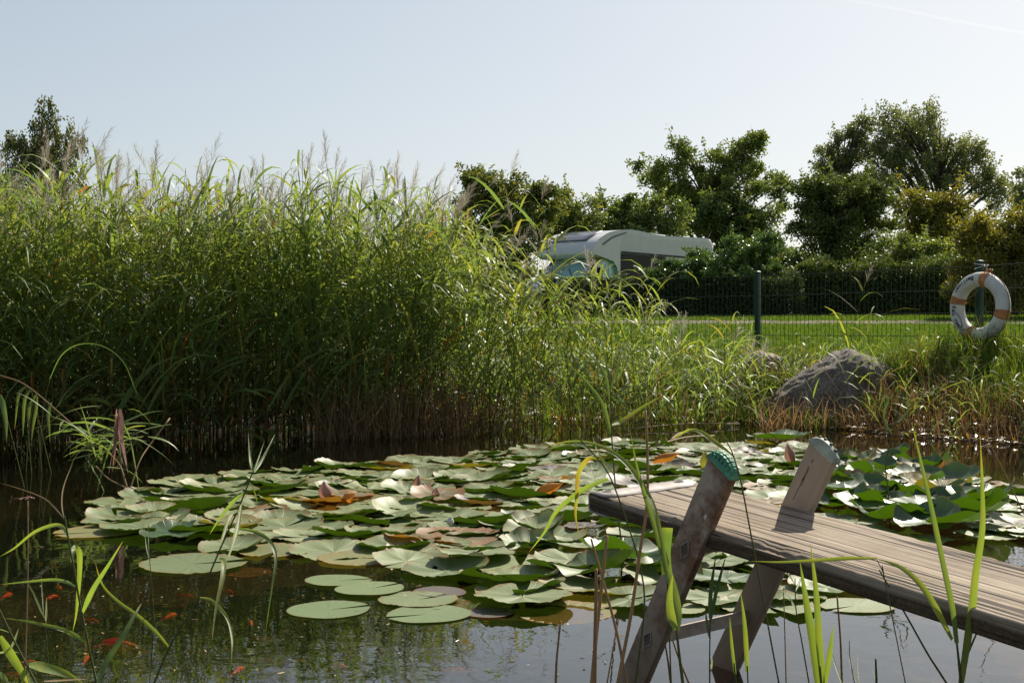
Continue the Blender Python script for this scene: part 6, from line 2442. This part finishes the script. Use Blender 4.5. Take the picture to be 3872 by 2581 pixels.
D = np.stack([rg.normal(-.3, .9, n_), rg.normal(-.1, .4, n_), rg.normal(.1, .5, n_)], 1)
A.add(*strips(P0, D, rg.uniform(.13, .34, n_), rg.uniform(.010, .018, n_), rg.uniform(.3, 1.5, n_), 5, tint=np.clip(rg.normal(.4, .15, n_), 0, .75), rng=rg))
o = A.obj('foliage', M['reed'], clumproot)
o.matrix_parent_inverse = inv_
A = Acc()
P0 = np.array([at(272 + rg.normal(0, 4), 945 + rg.normal(0, 8), Yc) for k in range(7)])
A.add(*strips(P0, np.stack([rg.normal(0, .15, 7), rg.normal(0, .1, 7), -np.ones(7)], 1), rg.uniform(.18, .3, 7), .03, .1, 5, tint=rg.uniform(.5, 1, 7), rng=rg))
o = A.obj('withered_leaf', M['pinkleaf'], clumproot)
o.matrix_parent_inverse = inv_

# large arching leaves hanging in front of the dark stand at the left
for k, (pts, w, tn, Y, lab) in enumerate([
        (R5([(340, 420), (420, 260), (540, 185), (700, 195), (840, 300), (920, 480), (960, 560)]), .008, .2, 7.0, 'long reed leaf arching wide in front of the dark stand'),
        (R5([(180, 470), (130, 520), (115, 620), (100, 770)]), .02, .55, 6.6, 'reed leaf hanging down near the left edge, leftmost of four'),
        (R5([(210, 490), (170, 560), (160, 700), (156, 820)]), .02, .5, 6.6, 'reed leaf hanging down near the left edge, second of four'),
        (R5([(250, 520), (205, 600), (195, 700), (190, 760)]), .02, .6, 6.7, 'reed leaf hanging down near the left edge, third of four'),
        (R5([(255, 540), (245, 640), (225, 750), (215, 850)]), .02, .62, 6.7, 'reed leaf hanging down near the left edge, rightmost of four'),
        (R5([(0, 530), (20, 600), (40, 720), (45, 850)]), .03, .5, 6.0, 'wide reed leaf hanging at the very left edge'),
        (R5([(350, 580), (330, 660), (335, 760), (342, 860)]), .022, .5, 6.8, 'reed leaf with a yellow tip hanging left of the broken clump')]):
    P = world(pts, Y, Y - .1)
    base = P[0]
    foot_ = np.array([base[0] - .2 + .1 * (k % 3), Y + .35, -.1])
    root = empty('reed', foot_, 0, lab, 'reed', 'arching reeds at the left')
    iv = Matrix.Translation(tuple(-float(q) for q in foot_))
    V, Fq = tube(catmull([foot_, foot_ * .4 + base * .6 + [-.03, .05, .05], base], 6), .003, 5)
    o = mk('stem', V, Fq, M['stem'], np.full(len(V), .45), parent=root)
    o.matrix_parent_inverse = iv
    o = blade_obj('leaf', P, w, M['reed_near'], root, tn)
    o.matrix_parent_inverse = iv

# ------------------------------------------------------------------ dragonfly on the stick
M['dfly'] = simple('reddish_insect', (0.22, 0.06, 0.03), 0.5)
m, nt, out = newmat('insect_wing')
p = N(nt, 'BsdfPrincipled')
p.inputs['Base Color'].default_value = (.30, .22, .16, 1)
p.inputs['Roughness'].default_value = .2
tp_ = N(nt, 'BsdfTransparent')
mx = N(nt, 'MixShader')
mx.inputs[0].default_value = .35
L(nt, tp_.outputs[0], mx.inputs[1])
L(nt, p.outputs[0], mx.inputs[2])
L(nt, mx.outputs[0], out.inputs[0])
tip = world(R6([(190, 165)]), 2.9)[0]
df_ = empty('dragonfly', tip, 0, 'reddish dragonfly perched on the tip of the bare stick', 'dragonfly')
V, Fq = tube([(.012, 0, .004), (.007, 0, .0055), (.0, 0, .0055), (-.01, 0, .005), (-.022, 0, .0045), (-.034, 0, .004)], [.0015, .0035, .0035, .0016, .0014, .001], 8)
bd = mk('body', V, Fq, M['dfly'], parent=df_)
V, Fq = tube([(.010, 0, .0045), (.0125, 0, .0045), (.0155, 0, .0045)], [.0015, .0028, .0012], 8)
mk('head', V, Fq, M['dfly'], parent=df_)
for sx, sy in ((1, 1), (1, -1), (-1, 1), (-1, -1)):
    x0 = .004 * sx
    wv = [(x0, 0, .008), (x0 + .003 * sx, .010 * sy, .0085), (x0 + .006 * sx, .024 * sy, .007), (x0 + .004 * sx, .032 * sy, .006), (x0 - .001 * sx, .026 * sy, .006), (x0 - .002, .010 * sy, .008)]
    mk('wing', wv, [(0, 1, 2, 3, 4, 5)], m, parent=df_)
print('objects', len(bpy.data.objects))
